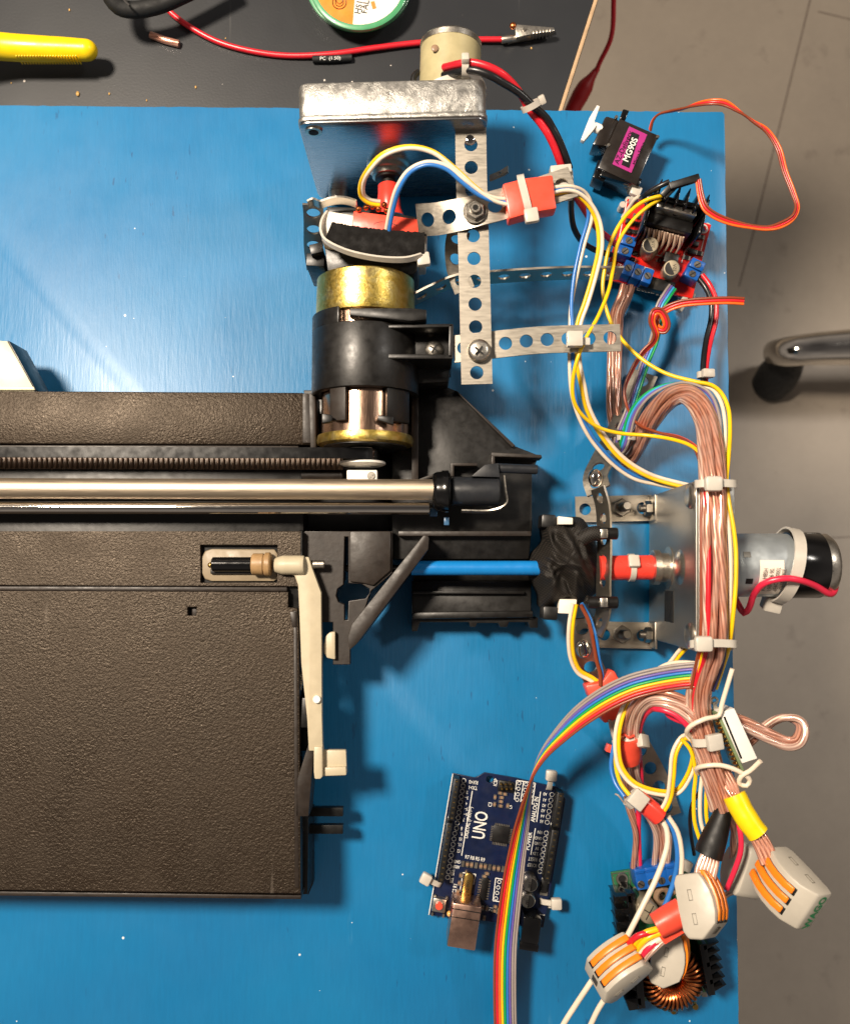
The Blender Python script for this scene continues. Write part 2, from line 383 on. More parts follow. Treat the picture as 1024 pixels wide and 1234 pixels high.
# ================================================================ setting
m = M(); m.prism([(-6000, -6000), (7000, -6000), (7000, 6500), (-6000, 6500)], -1710, -1700)
build('floor', m, MT['floor'], kind='structure')
def strip_on_floor(p, q, w):
    a = U(p[0], p[1], -1700); b = U(q[0], q[1], -1700); d = (b-a).normalized(); s = V((-d.y, d.x, 0))*w/2
    return [(a+s)[:2], (b+s)[:2], (b-s)[:2], (a-s)[:2]]
m = M()
for p, q, w in (((990, -60), (905, 290), 5), ((985, 14), (1100, 42), 4), ((905, 290), (890, 345), 4), ((1000, 648), (1100, 644), 3)):
    m.prism(strip_on_floor(p, q, w), -1699.6, -1699)
build('floor_joint', m, plain('joint_filler', '#6a5e54', .8, 0, .2), kind='structure')
m = M(); zb = -34
TB = [U(-500, -400, zb), U(843, -400, zb), U(299, 1300, zb), U(-500, 1300, zb)]
m.prism([p[:2] for p in TB], zb-70, zb)
tb = thing('worktop', 'dark grey speckled worktop with a pale wooden edge, under the blue board', 'table', (0, 0, zb-70))
build('top', m, MT['worktop'], tb, bev=1)
a, b = TB[1], TB[2]; d = (b-a).normalized(); s = V((-d.y, d.x, 0))
m = M(); m.prism([(a+s*.3)[:2], (b+s*.3)[:2], (b+s*5)[:2], (a+s*5)[:2]], zb-70, zb+.6)
build('edging', m, MT['wood'], tb, bev=.8)
m = M(); rr = random.Random(3)
edge = [(-160, 125.5)]
x = -150
while x < 868:
    edge.append((x, 126+.0095*(x+60)+rr.uniform(-.5, .5))); x += rr.uniform(5, 16)
edge += [(870, 134.6), (872.6, 137.5)]
y = 150
while y < 1320:
    edge.append((872.6+(y-137)*.0157+rr.uniform(-.35, .35), y)); y += rr.uniform(8, 20)
edge += [(892, 1340), (-160, 1340)]
m.ppx(edge, 0, -34)
build('board', m, MT['board'], bev=.8, label='bright blue painted plywood board that everything is mounted on', cat='board')

# ================================================================ printer
pr = thing('printer_chassis', 'black textured printer body with guide rods, belt and plated motor, open on the board', 'printer', U(150, 800, 0))
# base tub under the covers
m = M(); m.ppx([(-140, 474), (362, 474), (366, 640), (362, 640), (362, 720), (362, 1078), (-140, 1073)], 84, 2)
build('base_tub', m, MT['blk'], pr, bev=1.5)
# rear cover
m = M(); m.ppx([(-140, 470), (366, 473), (372, 500), (377, 520), (378, 536), (-140, 534)], 96, 80); build('rear_cover', m, MT['tex'], pr, bev=2)
m = M(); m.ppx([(364.5, 474), (372, 474), (379, 534), (364.5, 534)], 98, 80); build('cover_edge', m, MT['blkbrown'], pr, bev=1)
m = M(); m.ppx([(-140, 536), (360, 537), (360, 541), (-140, 541)], 92, 84); build('trim_rail', m, MT['blkbrown'], pr, bev=1)
# trough
m = M(); m.ppx([(-140, 541), (472, 541), (472, 640), (-140, 640)], 40, 6); m.ppx([(-140, 563), (415, 563), (415, 578), (-140, 578)], 62, 40)
m.ppx([(-140, 618), (362, 618), (362, 641), (-140, 641)], 70, 40); build('trough', m, MT['blk'], pr, bev=1)
m = M(); m.bpx(232, 570, 62.6, 60, 15, 8); build('slot', m, MT['darkhole'], pr)
# middle band with the roller window
win = [(241, 656), (335, 656), (335, 703), (241, 703)]
outer = [(-140, 641), (362, 641), (362, 706), (-140, 704)]
holed('middle_cover', [upoly(outer, 92), upoly(win, 92)[::-1]], 85, 92, MT['tex'], pr, bev=.8)
m = M(); m.ppx([(362.5, 640), (364, 640), (364, 706), (362.5, 706)], 93, 80); build('seam', m, MT['darkhole'], pr)
m = M(); m.ppx([(-140, 706), (346, 707.5), (346, 713), (-140, 711.5)], 93, 86); build('hinge_rail', m, MT['blkbrown'], pr, bev=1.2)
# front cover
hole = [(225, 730.5), (238, 730.5), (238, 743), (225, 743)]
outer = [(-140, 713), (346, 714.5), (346, 733), (357, 734), (359, 760), (361.5, 1076), (-140, 1070)]
holed('front_cover', [upoly(outer, 95), upoly(hole, 95)[::-1]], 86, 95, MT['tex'], pr, bev=1.2)
m = M(); m.ppx([(224, 729), (239, 729), (239, 745), (224, 745)], 85.5, 84.4); build('slot', m, MT['darkhole'], pr)
m = M(); m.bpx(235, 737, 88, 85.5, 7, 10); build('peg', m, MT['blkbrown'], pr, bev=2)
m = M(); m.ppx([(-140, 1072.5), (363, 1079), (363, 1084), (-140, 1078)], 88, 60); m.ppx([(353.5, 736), (358, 736), (360.5, 1070), (355, 1070)], 96, 94)
m.ppx([(349, 737), (357, 737), (357, 756), (352, 756)], 97.5, 94); build('rim', m, MT['blkbrown'], pr, bev=1)
# roller window parts
m = M(); a = U(247, 681, 84); b = U(331, 681, 84)
m.ppx([(247, 664), (255, 661.5), (331, 662), (335, 668), (335, 697), (330, 700.5), (255, 700.5), (247, 698), (243, 690), (243, 672)], 88.5, 84); build('roller_tray', m, plain('tray_plastic', '#8f8068', .5, 0, .08, .15), pr, bev=1.5)
m = M(); m.cyl(U(256, 680, 96), U(305, 680, 96), 8); build('roller', m, MT['blkshiny'], pr)
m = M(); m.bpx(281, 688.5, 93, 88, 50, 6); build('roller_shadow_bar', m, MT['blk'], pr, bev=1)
m = M(); m.sphere(U(254, 681, 95), 3.2); build('roller_pin', m, MT['brass'], pr)
m = M(); m.cyl(U(304, 680, 96), U(319, 680, 96), 12); m.cyl(U(319, 680, 96), U(327, 680, 96), 13); build('collar', m, MT['tan'], pr)
# beige lever with its long arm
lv = M()
lv.tube([U(331, 681, 98), U(350, 681, 98), U(367, 681, 98)], 10.5, 20, step=4, radii=[7.5, 10.5, 10.5, 10.5, 10.3])
lv.ppx([(352, 672), (372, 671), (376, 684), (387, 714), (387.5, 780), (388, 866), (389, 905), (372, 905), (370, 866), (363, 800), (360.5, 735), (359, 705), (355, 694), (349, 692)], 98, 88)
hl = build('release_lever', lv, MT['beige'], pr, bev=1.2)
m = M(); m.ppx([(378, 900), (388.5, 900), (389, 936), (386, 939), (379, 939), (378, 930)], 100, 84); m.ppx([(389, 904), (417, 904), (418, 932), (416, 935), (388, 936)], 90, 82)
m.ppx([(389.5, 925), (417, 924), (417.5, 934.5), (389.5, 935.5)], 94, 82); build('foot', m, MT['beige'], hl, bev=1.4)
m = M(); m.cpx(381.5, 843, 102, 96, 4.2); build('pin', m, MT['white'], hl)
m = M(); m.cyl(U(377, 680, 93), U(391, 680, 93), 4.6); build('axle', m, MT['steel'], pr)
m = M(); m.ppx([(404, 761), (397, 762), (392, 767), (390, 777), (390, 787), (394, 793), (404, 795)], 88, 76); build('cam', m, MT['beige'], pr, bev=1.5)
# brown bracket plates
o = [(366, 641), (415, 641), (472, 641), (472, 690), (446, 712), (442, 724), (430, 760), (421, 775), (421, 800), (402, 800), (402, 749), (387, 749), (387, 712), (377, 682), (366, 680)]
h = [(414.5, 646), (420.5, 646), (420.5, 702), (436, 703), (446, 709), (446, 715), (441, 722), (421, 725), (420, 748), (414, 748), (414, 729), (407, 726), (404, 718), (406, 709), (413, 704)]
holed('bracket_plate', [upoly(o, 80), upoly(h, 80)[::-1]], 66, 80, MT['blkbrown'], pr, bev=.8)
m = M(); m.ppx([(421.5, 640), (471, 640), (471, 688), (450, 706), (438, 703), (421.5, 701)], 84, 78); build('rib_plate', m, MT['blkbrown'], pr, bev=1.5)
m = M(); m.ppx([(510, 645), (515, 644), (517, 649), (516, 662), (430, 776), (421, 784), (419, 768), (424, 752)], 112, 30); build('diagonal_rib', m, MT['blkbrown'], pr, bev=1.2)
m = M(); m.ppx([(366, 641), (412, 641), (412, 700), (366, 700)], 60, 5); m.ppx([(366, 470), (500, 470), (500, 541), (366, 541)], 44, 4); build('inner_block', m, MT['blk'], pr, bev=1)
m = M(); m.cyl(U(388, 685, 60), U(520, 685, 60), 4); build('cross_shaft', m, MT['blkshiny'], pr)
# black side housing
m = M(); m.ppx([(472, 470), (500, 450), (548, 470), (619, 537), (650, 549), (641, 567), (641, 634), (637, 674), (472, 674)], 62, 2); sh = build('side_housing', m, MT['blk2'], pr, bev=1.5)
m = M(); m.ppx([(496, 470), (504, 462), (504, 578), (496, 580)], 88, 60); m.ppx([(497, 580), (535, 566), (536, 570), (500, 583)], 84, 60)
m.ppx([(548, 470), (552, 472), (621, 537), (617, 539)], 68, 60); m.ppx([(592, 545), (652, 548), (653, 552), (592, 550)], 84, 60); m.ppx([(592, 549), (596, 549), (596, 562), (592, 562)], 84, 60)
m.ppx([(543, 558), (575, 558), (575, 561.5), (547, 561.5), (547, 574), (543, 574)], 84, 60); m.ppx([(480, 640), (640, 640), (640, 646), (480, 646)], 76, 60)
build('housing_rib', m, MT['blkbrown'], pr, bev=.9)
m = M(); m.ppx([(496, 700), (640, 700), (640, 744), (648, 744), (648, 757), (638, 757), (636, 750), (613, 750), (611, 756), (602, 756), (600, 751), (575, 751), (573, 756), (566, 756), (565, 750), (506, 750), (503, 761), (496, 761)], 42, 2)
m.ppx([(498, 674), (636, 674), (638, 700), (498, 700)], 24, 2); m.ppx([(497, 738), (642, 736), (642, 744), (497, 746)], 52, 40); m.ppx([(497, 712), (632, 712), (632, 716), (497, 716)], 50, 40)
build('lower_housing', m, MT['blk2'], pr, bev=1.2)
# guide rods and holder
m = M(); m.cyl(U(-160, 588, 120), U(525, 590, 120), 11, 40); build('guide_rod', m, MT['rod'], pr)
m = M(); m.cyl(U(-160, 611.5, 112), U(518, 612.5, 112), 6.8, 32); build('guide_rod', m, MT['chrome'], pr, label='thin polished guide rod')
m = M(); m.lathe(U(521, 592, 112), (1, 0, 0), [(0, 17), (1, 19), (5, 21.5), (9, 21.5), (11, 23), (17, 23), (19, 19)], 36); build('rod_collar', m, MT['blkshiny'], pr)
m = M(); m.cyl(U(543, 592, 104), U(602, 592, 104), 16); m.ppx([(568, 574), (584, 560), (600, 558), (602, 575)], 118, 96); m.cyl(U(598, 564, 108), U(647, 566, 104), 5.2)
build('rod_holder', m, plain('slate_plastic', '#222428', .42, 0, .15, .15, 300), pr, bev=.9)
m = M(); m.ppx([(518, 612), (527, 612), (527, 622), (518, 622)], 100, 90); m.bpx(538, 628, 90, 80, 6, 9); build('rod_clip', m, plain('steel_blue_plastic', '#3f6487', .3), pr, bev=1)
m = M(); m.band([U(556, 616, 112), U(590, 616, 112), U(604, 612, 115), U(610.5, 606, 118), U(609, 592, 121), U(607, 574, 122)], (0, .25, 1), 8, 1.5, closed=False); build('spring_clip', m, MT['steel'], pr)
# toothed belt and pulley
m = M()
m.band([U(-160, 544, 124), U(200, 545.5, 124), U(430, 546, 124), U(447, 546.5, 119), U(456, 548, 108), U(456, 552, 92), U(446, 556, 80)], (0, 1, 0), 11.5, 2.4, closed=False, step=6)
bl = build('drive_belt', m, MT['blkshiny'], pr)
m = M(); m.ppx([(-150, 551), (413, 552.5), (413, 566), (-150, 564.5)], 88, 85); k = 0; x = -140.0
while x < 411:
    a = U(x, 557.6+.0025*x, 90); m.box((a.x, a.y, 90.2), (1.15, 0, 0), (0, 6.4, 0), (0, 0, 2.2)); x += 6.1
build('belt_teeth', m, plain('belt_rubber', '#6e5a4a', .38, 0, .1), bl, bev=.5, seg=1)
m = M(); m.lathe(U(437, 556, 96), (0, -1, 0), [(0, 11), (1, 25), (3.5, 25.5), (5, 22), (5.2, 9), (6, 9)], 40)
pl = build('pulley', m, MT['white'], pr)
m = M(); c = U(436.5, 573.5, 108); m.box((c.x, c.y, 104), (16.5, 0, 0), (0, 6, 0), (0, 0, 9)); build('hub', m, MT['white'], pl, bev=1.2)
m = M(); c = U(447.5, 573.5, 113); m.cyl((c.x, c.y, 112), (c.x, c.y, 114.2), 4.3); m.bpx(447.5, 573.5, 115.4, 114, 5.5, 1.1, 40); m.bpx(447.5, 573.5, 115.2, 114, 5.5, 1.1, 130); build('set_screw', m, MT['nut'], pl)
m = M(); m.lathe(U(436, 541, 104), (0, -1, 0), [(0, 16), (3, 16), (3.2, 13), (5, 13)], 36); build('shaft_boss', m, MT['steel'], pl)
m = M(); m.cyl(U(352, 573, 76), U(414, 573, 76), 8); build('belt_guide', m, MT['blkbrown'], pr)
# carriage motor
AX = U(438, 470, 98); ax0 = AX.x; zc = 98
def my(y, z=150): return U(438, y, z).y
m = M(); R = 52
m.lathe((ax0+2, my(318), zc), (0, -1, 0), [(0, R-5), (1, R-1), (3, R+2), (40, R+3), (46, R+1.5), (47, R-4), (my(318)-my(519), R-4)], 64)
mo = build('carriage_motor', m, [MT['gold'], MT['coppercan']], pr, sharp=30)
for p in mo.data.polygons:
    if p.center.y*1/S < my(372)-ORI[pr.name].y: p.material_index = 1
m = M(); m.lathe((ax0+2, my(517), zc), (0, -1, 0), [(0, R-4), (.5, R), (5, R+1), (10, R), (12, R-5)], 64); build('end_flange', m, MT['gold'], mo)
m = M(); m.lathe((ax0+2, my(517)-11, zc), (0, -1, 0), [(0, R-6), (2, R-6), (2.5, 20), (6, 17), (9, 15)], 48); build('end_plate', m, MT['blk2'], mo)
# black motor bracket wrapping the can
def saddle(y0, y1, a0, a1, r0, r1, name, mat, n=40):
    mm = M(); vs = []; fs = []
    for k in range(n+1):
        a = math.radians(a0+(a1-a0)*k/n)
        for (r, yy) in ((r0, y0), (r1, y0), (r1, y1), (r0, y1)):
            vs.append((ax0+2+r*math.cos(a), my(yy), zc+r*math.sin(a)))
    for k in range(n):
        for j in range(4): fs.append((k*4+j, k*4+(j+1)%4, (k+1)*4+(j+1)%4, (k+1)*4+j))
    fs += [(3, 2, 1, 0), (n*4, n*4+1, n*4+2, n*4+3)]
    mm.add(vs, fs); return build(name, mm, mat, pr, bev=.8, sharp=35)
saddle(388, 466, -30, 200, 50, 59, 'motor_bracket', MT['blk2'])
saddle(369, 389, 115, 200, 50, 59, 'bracket_lip', MT['blk2'])
saddle(462, 506, 108, 128, 50, 56, 'bracket_tongue', MT['blkbrown'])
saddle(462, 506, 28, 62, 50, 56, 'bracket_tongue', MT['blk2'])
m = M(); m.ppx([(421, 371), (495, 371), (514, 373), (514, 385), (495, 387), (421, 380)], 158, 140); build('bracket_prong', m, MT['blk'], pr, bev=1.2)
m = M(); m.ppx([(388, 498), (400, 500), (400, 508), (388, 510)], 156, 148); m.ppx([(455, 500), (474, 502), (474, 512), (455, 506)], 150, 142); build('bracket_hook', m, MT['blk'], pr, bev=1)
# screw box on the bracket
m = M()
m.ppx([(455, 391), (545, 390), (546, 394), (455, 396)], 150, 60); m.ppx([(541, 390), (546, 390), (545, 431), (540, 431)], 150, 60); m.ppx([(455, 426), (545, 427), (545, 431), (455, 432)], 150, 60); m.ppx([(480, 394), (545, 394), (545, 428), (480, 428)], 118, 60)
m.ppx([(474, 430), (545, 430), (540, 460), (500, 462), (480, 470)], 100, 6)
build('screw_box', m, MT['blk2'], pr, bev=1)
m = M(); c = U(523, 420, 124); m.lathe((c.x, c.y, 118), (0, 0, 1), [(0, 10), (3, 10), (6, 7), (7, 2)], 28); sc = build('screw', m, MT['nut'], pr)
m = M(); m.bpx(523, 420, 125.6, 123, 10, 1.6, 30); m.bpx(523, 420, 125.4, 123, 10, 1.6, 120); build('cross_slot', m, MT['darkhole'], sc)
m = M(); c = U(519, 399, 124); m.sphere((c.x, c.y, 118), 6.5); build('locating_stud', m, MT['blkbrown'], pr)
m = M(); m.ppx([(372, 474), (380, 474), (381, 540), (374, 540)], 104, 60); build('side_post', m, MT['blkbrown'], pr, bev=1)
# right hand side details of the front
m = M(); m.ppx([(362, 800), (370, 800), (371, 850), (374, 905), (362, 905)], 70, 5); build('side_wall', m, MT['blk'], pr, bev=1)
sp = M(); P = []
for k in range(90):
    t = k/89; a = k*1.75; c = U(367, 803, 86).lerp(U(361, 832, 84), t); P.append(c+V((math.cos(a)*2.6, 0, math.sin(a)*2.6)))
sp.tube(P, .6, 5, step=9); build('coil_spring', sp, MT['steel'], pr)
m = M(); m.ppx([(364, 841), (378, 841), (379, 877), (362, 877)], 92, 60); build('pivot_block', m, MT['blk'], pr, bev=1)
m = M(); m.bpx(372.5, 851, 94, 90, 9, 18); build('pivot_pad', m, MT['blkbrown'], pr, bev=1)
m = M(); m.ppx([(377.5, 878), (378, 905), (372, 984), (356.5, 984), (358, 940)], 96, 60); build('tapered_arm', m, MT['blkbrown'], pr, bev=1)
m = M(); m.ppx([(357, 984), (372, 984), (371, 1078), (360, 1078)], 60, 4); build('corner_block', m, MT['blk'], pr, bev=1)
for yy in (977, 998):
    m = M(); a = U(372, yy, 40); b = U(414, yy+.5, 40); m.box((a+b)/2, ((b.x-a.x)/2, 0, 0), (0, 5, 0), (0, 0, 5)); build('peg', m, MT['blk'], pr, bev=1)
m = M(); m.ppx([(371, 1020), (377, 1024), (377, 1066), (371, 1080)], 20, 2); build('side_foot', m, MT['blk'], pr, bev=1)
# cream wedge behind the printer
m = M(); m.ppx([(-40, 408), (9, 411), (42, 468), (42, 474), (-40, 474)], 82, 40)
m.ppx([(-40, 464), (40.5, 465.5), (42.5, 470), (-40, 470)], 85, 80)
pt = thing('paper_guide', 'cream sloped paper guide sticking out behind the left end of the printer', 'paper guide', U(10, 440, 40))
build('panel', m, MT['cream'], pt, bev=1)
m = M(); m.ppx([(9, 410), (12, 411), (44, 470), (41.5, 470)], 84, 40); build('edge_strip', m, MT['blk'], pt, bev=.6)

# ================================================================ things at the top edge
Z0 = -34
pl1 = thing('pliers', 'bright yellow dipped plier handle lying on the dark worktop', 'pliers', U(50, 60, Z0))
m = M(); m.tube([U(-150, 40, 30), U(-60, 48, 22), U(0, 56, 4), U(50, 59, 0), U(88, 60, -2), U(104, 60.5, -2)], 17, 24, step=5, radii=[17, 17, 17, 17, 17, 16.5, 16, 15.5, 14.5, 13])
m.sphere(U(104, 60.5, -2), 13, sc=(1.1, 1, 1)); 
for k in range(22):
    a = U(22+k*3.4, 72, 4); m.box((a.x, a.y+2.4, 0), (.6, 0, 0), (0, .8, 0), (0, 0, 9))
build('handle', m, MT['yellowp'], pl1)
pl2 = thing('wire_cutters', 'black curved cutter handle at the top edge beside the cut copper piece', 'pliers', U(170, 8, Z0))
m = M(); m.tube([U(126, -30, 30), U(131, -8, 24), U(143, 8, 16), U(160, 12, 12), U(190, 7, 10), U(225, -8, 8), U(270, -30, 6)], 10, 20, step=5)
build('handle', m, MT['rubber'], pl2)
m = M(); m.tube([U(142, -14, 40), U(148, -2, 36), U(156, 6, 32)], 1.3, 8); build('spring_wire', m, MT['chrome'], pl2)
m = M(); m.tube([U(182, 42, Z0+4), U(198, 48, Z0+5), U(216, 53, Z0+4)], 4.6, 14); build('cable_offcut', m, MT['w_copper'], label='short cut piece of clear copper cable on the dark worktop', cat='cable offcut')
m = M()
for x, y, r in ((94, 113, 2.3), (132, 113, 1.2), (84, 12, 1.2), (177, 121, 1), (236, 105, 1.3), (640, 58, 1.2), (14, 100, .8), (272, 46, .8)):
    m.sphere(U(x, y, Z0+r*.6), r, sc=(1, 1.5, .8), n=5)
build('crumbs', m, plain('swarf', '#c8a060', .4, .3), kind='stuff', label='small brass coloured crumbs and swarf on the dark worktop', cat='debris')
# test lead with crocodile clip
tl = thing('test_lead', 'red test lead with a bare crocodile clip lying across the dark worktop', 'test lead', U(400, 66, Z0))
m = M(); m.tube([U(195, 0, Z0+9), U(205, 14, Z0+6), U(230, 33, Z0+5), U(262, 50, Z0+4), U(300, 61, Z0+4), U(345, 67, Z0+4), U(400, 65, Z0+6), U(450, 58, Z0+6), U(500, 52, Z0+5), U(560, 48, Z0+5), U(607, 47.5, Z0+6)], 3.6, 12); build('cable', m, MT['w_red'], tl)
m = M(); cl = U(606, 48, Z0+8)
m.cyl(U(604, 48, Z0+7), U(622, 46, Z0+8), 4.6); m.ppx([(620, 29), (630, 30), (667, 33), (668, 37), (640, 41), (622, 45)], Z0+18, Z0+8); m.ppx([(612, 51), (640, 46), (668, 37), (667, 33), (640, 40), (610, 42)], Z0+7, Z0+2)
for k in range(6): m.bpx(643+k*4, 38-k*.5, Z0+20, Z0+6, 1.4, 5)
cp = build('crocodile_clip', m, MT['steel'], tl, bev=.6)
m = M(); m.sphere(U(618, 31, Z0+17), 4.5, sc=(1, 1, .8)); build('rolled_tab', m, MT['copper'], cp)
m = M(); m.cpx(632, 35, Z0+19.5, Z0+10, 2.5); build('rivet', m, MT['nut'], cp)
hs = thing('heat_shrink_piece', 'short black shrink tube with pale print beside the red test lead', 'shrink tube', U(400, 71, Z0))
m = M(); m.tube([U(377, 71.5, Z0+4.5), U(400, 71, Z0+5), U(424, 69.5, Z0+4.5)], 4.6, 14, step=3, radii=[4.6, 4.6]); build('tube', m, MT['rubber'], hs)
letx('PC  (1.50)', 398, 70.3, Z0+9.9, -2, 6.5, MT['silk'], hs)
# hanging red clip
rc = thing('hanging_test_clip', 'red insulated crocodile clip hanging on its lead beside the worktop edge', 'test lead', U(706, 100, -420))
m = M(); m.tube([U(738, -60, -300), U(739, 0, -330), U(736, 45, -360), U(722, 76, -390), U(718, 86, -400)], 4.2, 10); build('cable', m, MT['w_red'], rc)
m = M(); m.tube([U(720, 82, -400), U(713, 92, -405), U(704, 106, -415), U(694, 124, -425), U(688, 136, -430)], 10, 16, step=4, radii=[4.5, 8, 14, 15, 14, 13]); build('boot', m, plain('red_boot', '#a8181c', .45, 0, .05), rc)
# solder spool
so = thing('solder_spool', 'green solder spool with an orange and white label at the top edge', 'spool', U(433, -28, Z0))
sx, sy = U(433, -22, Z0)[0:2]; m = M()
m.lathe((sx, sy, Z0), (0, 0, 1), [(0, 68), (1, 70), (5, 70), (6, 68), (6.2, 40), (24, 40)], 64)
sx2, sy2 = U(433, -22, Z0+30)[0:2]
build('flange', m, MT['spool'], so); m = M(); m.lathe((sx2, sy2, Z0+24), (0, 0, 1), [(0, 40), (.2, 61), (1, 63), (5, 63), (6, 61), (6.2, 57)], 64); tf = build('flange', m, MT['spool'], so)
m = M()
for k in range(6): m.torus((sx, sy, Z0+8.5+k*2.8), (0, 0, 1), 58-(k % 2), 1.7, 48, 6)
build('solder_winding', m, MT['solder'], so)
c = U(433, -22, Z0+30); m = M(); n = 48; half = []
for side, mat, a0, a1 in (('o', 'label_orange', 90, 262), ('w', 'label_white', 262, 450)):
    mm = M(); vs = [(c.x+57*math.cos(math.radians(a0+(a1-a0)*k/n)), c.y+57*math.sin(math.radians(a0+(a1-a0)*k/n))) for k in range(n+1)]
    mm.prism(vs, Z0+30.1, Z0+30.6); build('paper_label', mm, plain(mat, '#e88a34' if side == 'o' else '#ece6dc', .35, coat=.4), tf)
zt = Z0+30.9
letx('HS10', 433, 6, zt, -80, 11, MT['chip'], tf); letx('FALK', 441, 5, zt, -80, 11, MT['chip'], tf)
m = M(); m.torus(U(409, 3, zt), (0, 0, 1), 8.5, .5, 32, 5); m.torus(U(409, 3, zt), (0, 0, 1), 5, .4, 24, 5); m.tube([U(404, 0, zt), U(409, 5, zt), U(414, 0, zt)], .4, 5); build('emblem', m, MT['chip'], tf)
m = M(); m.bpx(450, 6, Z0+31, Z0+30.6, 5, 10, -15); build('sticker', m, plain('sticker_orange', '#e8853a'), tf)

# ================================================================ chair leg far below
ch = thing('chair', 'chromed chair leg with a black rubber foot standing on the concrete floor', 'chair', U(930, 470, -1700))
m = M(); m.tube([U(934, 425, -1500), U(948, 424, -1440), U(975, 421, -1420), U(1010, 419, -1415), U(1100, 416, -1410), U(1250, 412, -1405)], 44, 28, step=20, radii=[38, 46, 52, 54, 54, 54, 54]); build('leg', m, MT['chrome'], ch)
m = M(); m.lathe(U(926, 466, -1695), (.06, .35, 1), [(0, 48), (6, 56), (60, 62), (110, 56), (150, 44), (205, 40)], 40); build('rubber_foot', m, MT['rubber'], ch)
# ================================================================ geared motor at the top
ZT = 192
def hexnut(m, c, r, h, ax=(0, 0, 1)):
    m.lathe(c, ax, [(0, r*.95), (.8, r), (h-.8, r), (h, r*.9)], 6)
def bolt(parent, x, y, zt, r=11, name='bolt', stud=True):
    m = M(); c = U(x, y, zt); 
    m.lathe((c.x, c.y, zt-1), (0, 0, 1), [(0, r*1.08), (1.6, r*1.08), (1.7, r*.5)], 30); hexnut(m, (c.x, c.y, zt+.5), r*.9, 6)
    m.cyl((c.x, c.y, zt), (c.x, c.y, zt+11), r*.48)
    o = build(name, m, MT['nut'], parent); m = M(); m.cyl((c.x, c.y, zt+10.6), (c.x, c.y, zt+11.2), r*.26); build('socket', m, MT['darkhole'], o)
def panhead(parent, x, y, zt, r=11.5):
    m = M(); c = U(x, y, zt); m.lathe((c.x, c.y, zt), (0, 0, 1), [(0, r), (3.5, r), (6, r*.86), (7.2, r*.6), (7.4, .5)], 30)
    o = build('screw', m, MT['steel'], parent); m = M(); m.bpx(x, y-1, zt+9.6, zt+6, 11, 1.5, 40); m.bpx(x, y-1, zt+9.5, zt+6, 11, 1.5, 130); build('cross_slot', m, MT['darkhole'], o)
def rrect(pts, r, n=5):
    out = []; N_ = len(pts)
    for i in range(N_):
        p = V(pts[i]).to_2d(); a = V(pts[i-1]).to_2d(); b = V(pts[(i+1) % N_]).to_2d()
        d1 = (a-p).normalized(); d2 = (b-p).normalized()
        for k in range(n+1):
            t = k/n; q = p+d1*r*(1-t)**2+d2*r*t**2; out.append((q.x, q.y))
    return out
gm = thing('geared_motor', 'standing cast metal gearbox with brushed front plate and taped motor at the top edge', 'gear motor', U(470, 200, 0))
fl = U(359, 145, ZT); fr_ = U(587, 139, ZT); bl_ = U(362, 98, ZT); br_ = U(583, 92, ZT)
ex = (fr_-fl).normalized(); ey = V((-ex.y, ex.x, 0)); W = (fr_-fl).length
def gb(o, ex, ey, W, dep, z0, z1, parent, pm='polished'):
    ez = V((0, 0, 1))
    def face_outline(i, r):        # rounded rectangle in the ex/ez plane
        return rrect([(i, z0+i), (W-i, z0+i), (W-i, z1-i), (i, z1-i)], r, 5)
    def slab(outline, d0, d1, name, mat, bev):
        m = M(); n = len(outline)
        vs = [o+ex*a+ez*b+ey*d0 for a, b in outline]+[o+ex*a+ez*b+ey*d1 for a, b in outline]
        m.add(vs, [list(range(n)), list(range(n, 2*n))[::-1]]+[(i, n+i, n+(i+1) % n, (i+1) % n) for i in range(n)])
        return build(name, m, mat, parent, bev=bev)
    slab(face_outline(0, 13), 4, dep, 'gear_case', MT['cast'], 2.5)
    slab(face_outline(-1, 13), -.5, 4.5, 'case_rim', MT['cast'], 1)
    return slab(face_outline(.5, 12), -3, -.4, 'front_plate', MT[pm], .6)
fp = gb(fl-V((0, 0, ZT)), ex, ey, W, 40, 6, ZT, gm)
def oncase(a, z): return fl-V((0, 0, ZT))+ex*a+V((0, 0, z))-ey*3
m = M(); m.lathe(oncase(14, ZT-16)+ey*1, -ey, [(0, 9), (3, 9), (3.2, 6)], 28); o = build('corner_bush', m, MT['steel'], gm)
m = M(); m.cyl(oncase(14, ZT-16)-ey*2, oncase(14, ZT-16)-ey*2.8, 5.2); build('hex_socket', m, MT['darkhole'], o)
m = M(); m.lathe(oncase(25, 22)+ey*1, -ey, [(0, 12), (10, 11), (11, 8)], 28); build('corner_bush', m, MT['steel'], gm)
SHZ = 95; sa = 88
m = M(); m.lathe(oncase(sa, SHZ)+ey, -ey, [(0, 24), (3, 24), (5, 21), (10, 21), (11, 18), (16, 18), (17, 14)], 40); build('bearing_boss', m, MT['steel'], gm)
m = M(); m.lathe(oncase(sa, SHZ)-ey*15, -ey, [(0, 15), (3, 15), (4, 8), (16, 8)], 30); build('shaft', m, MT['blkbrown'], gm)
m = M(); p = oncase(sa, SHZ)-ey*26; m.tube([p, p-ey*16+V((0, 0, 2)), p-ey*34], 12, 24, step=3, radii=[12, 12, 13, 13.5, 17]); build('coupling_tube', m, MT['redtube'], gm)
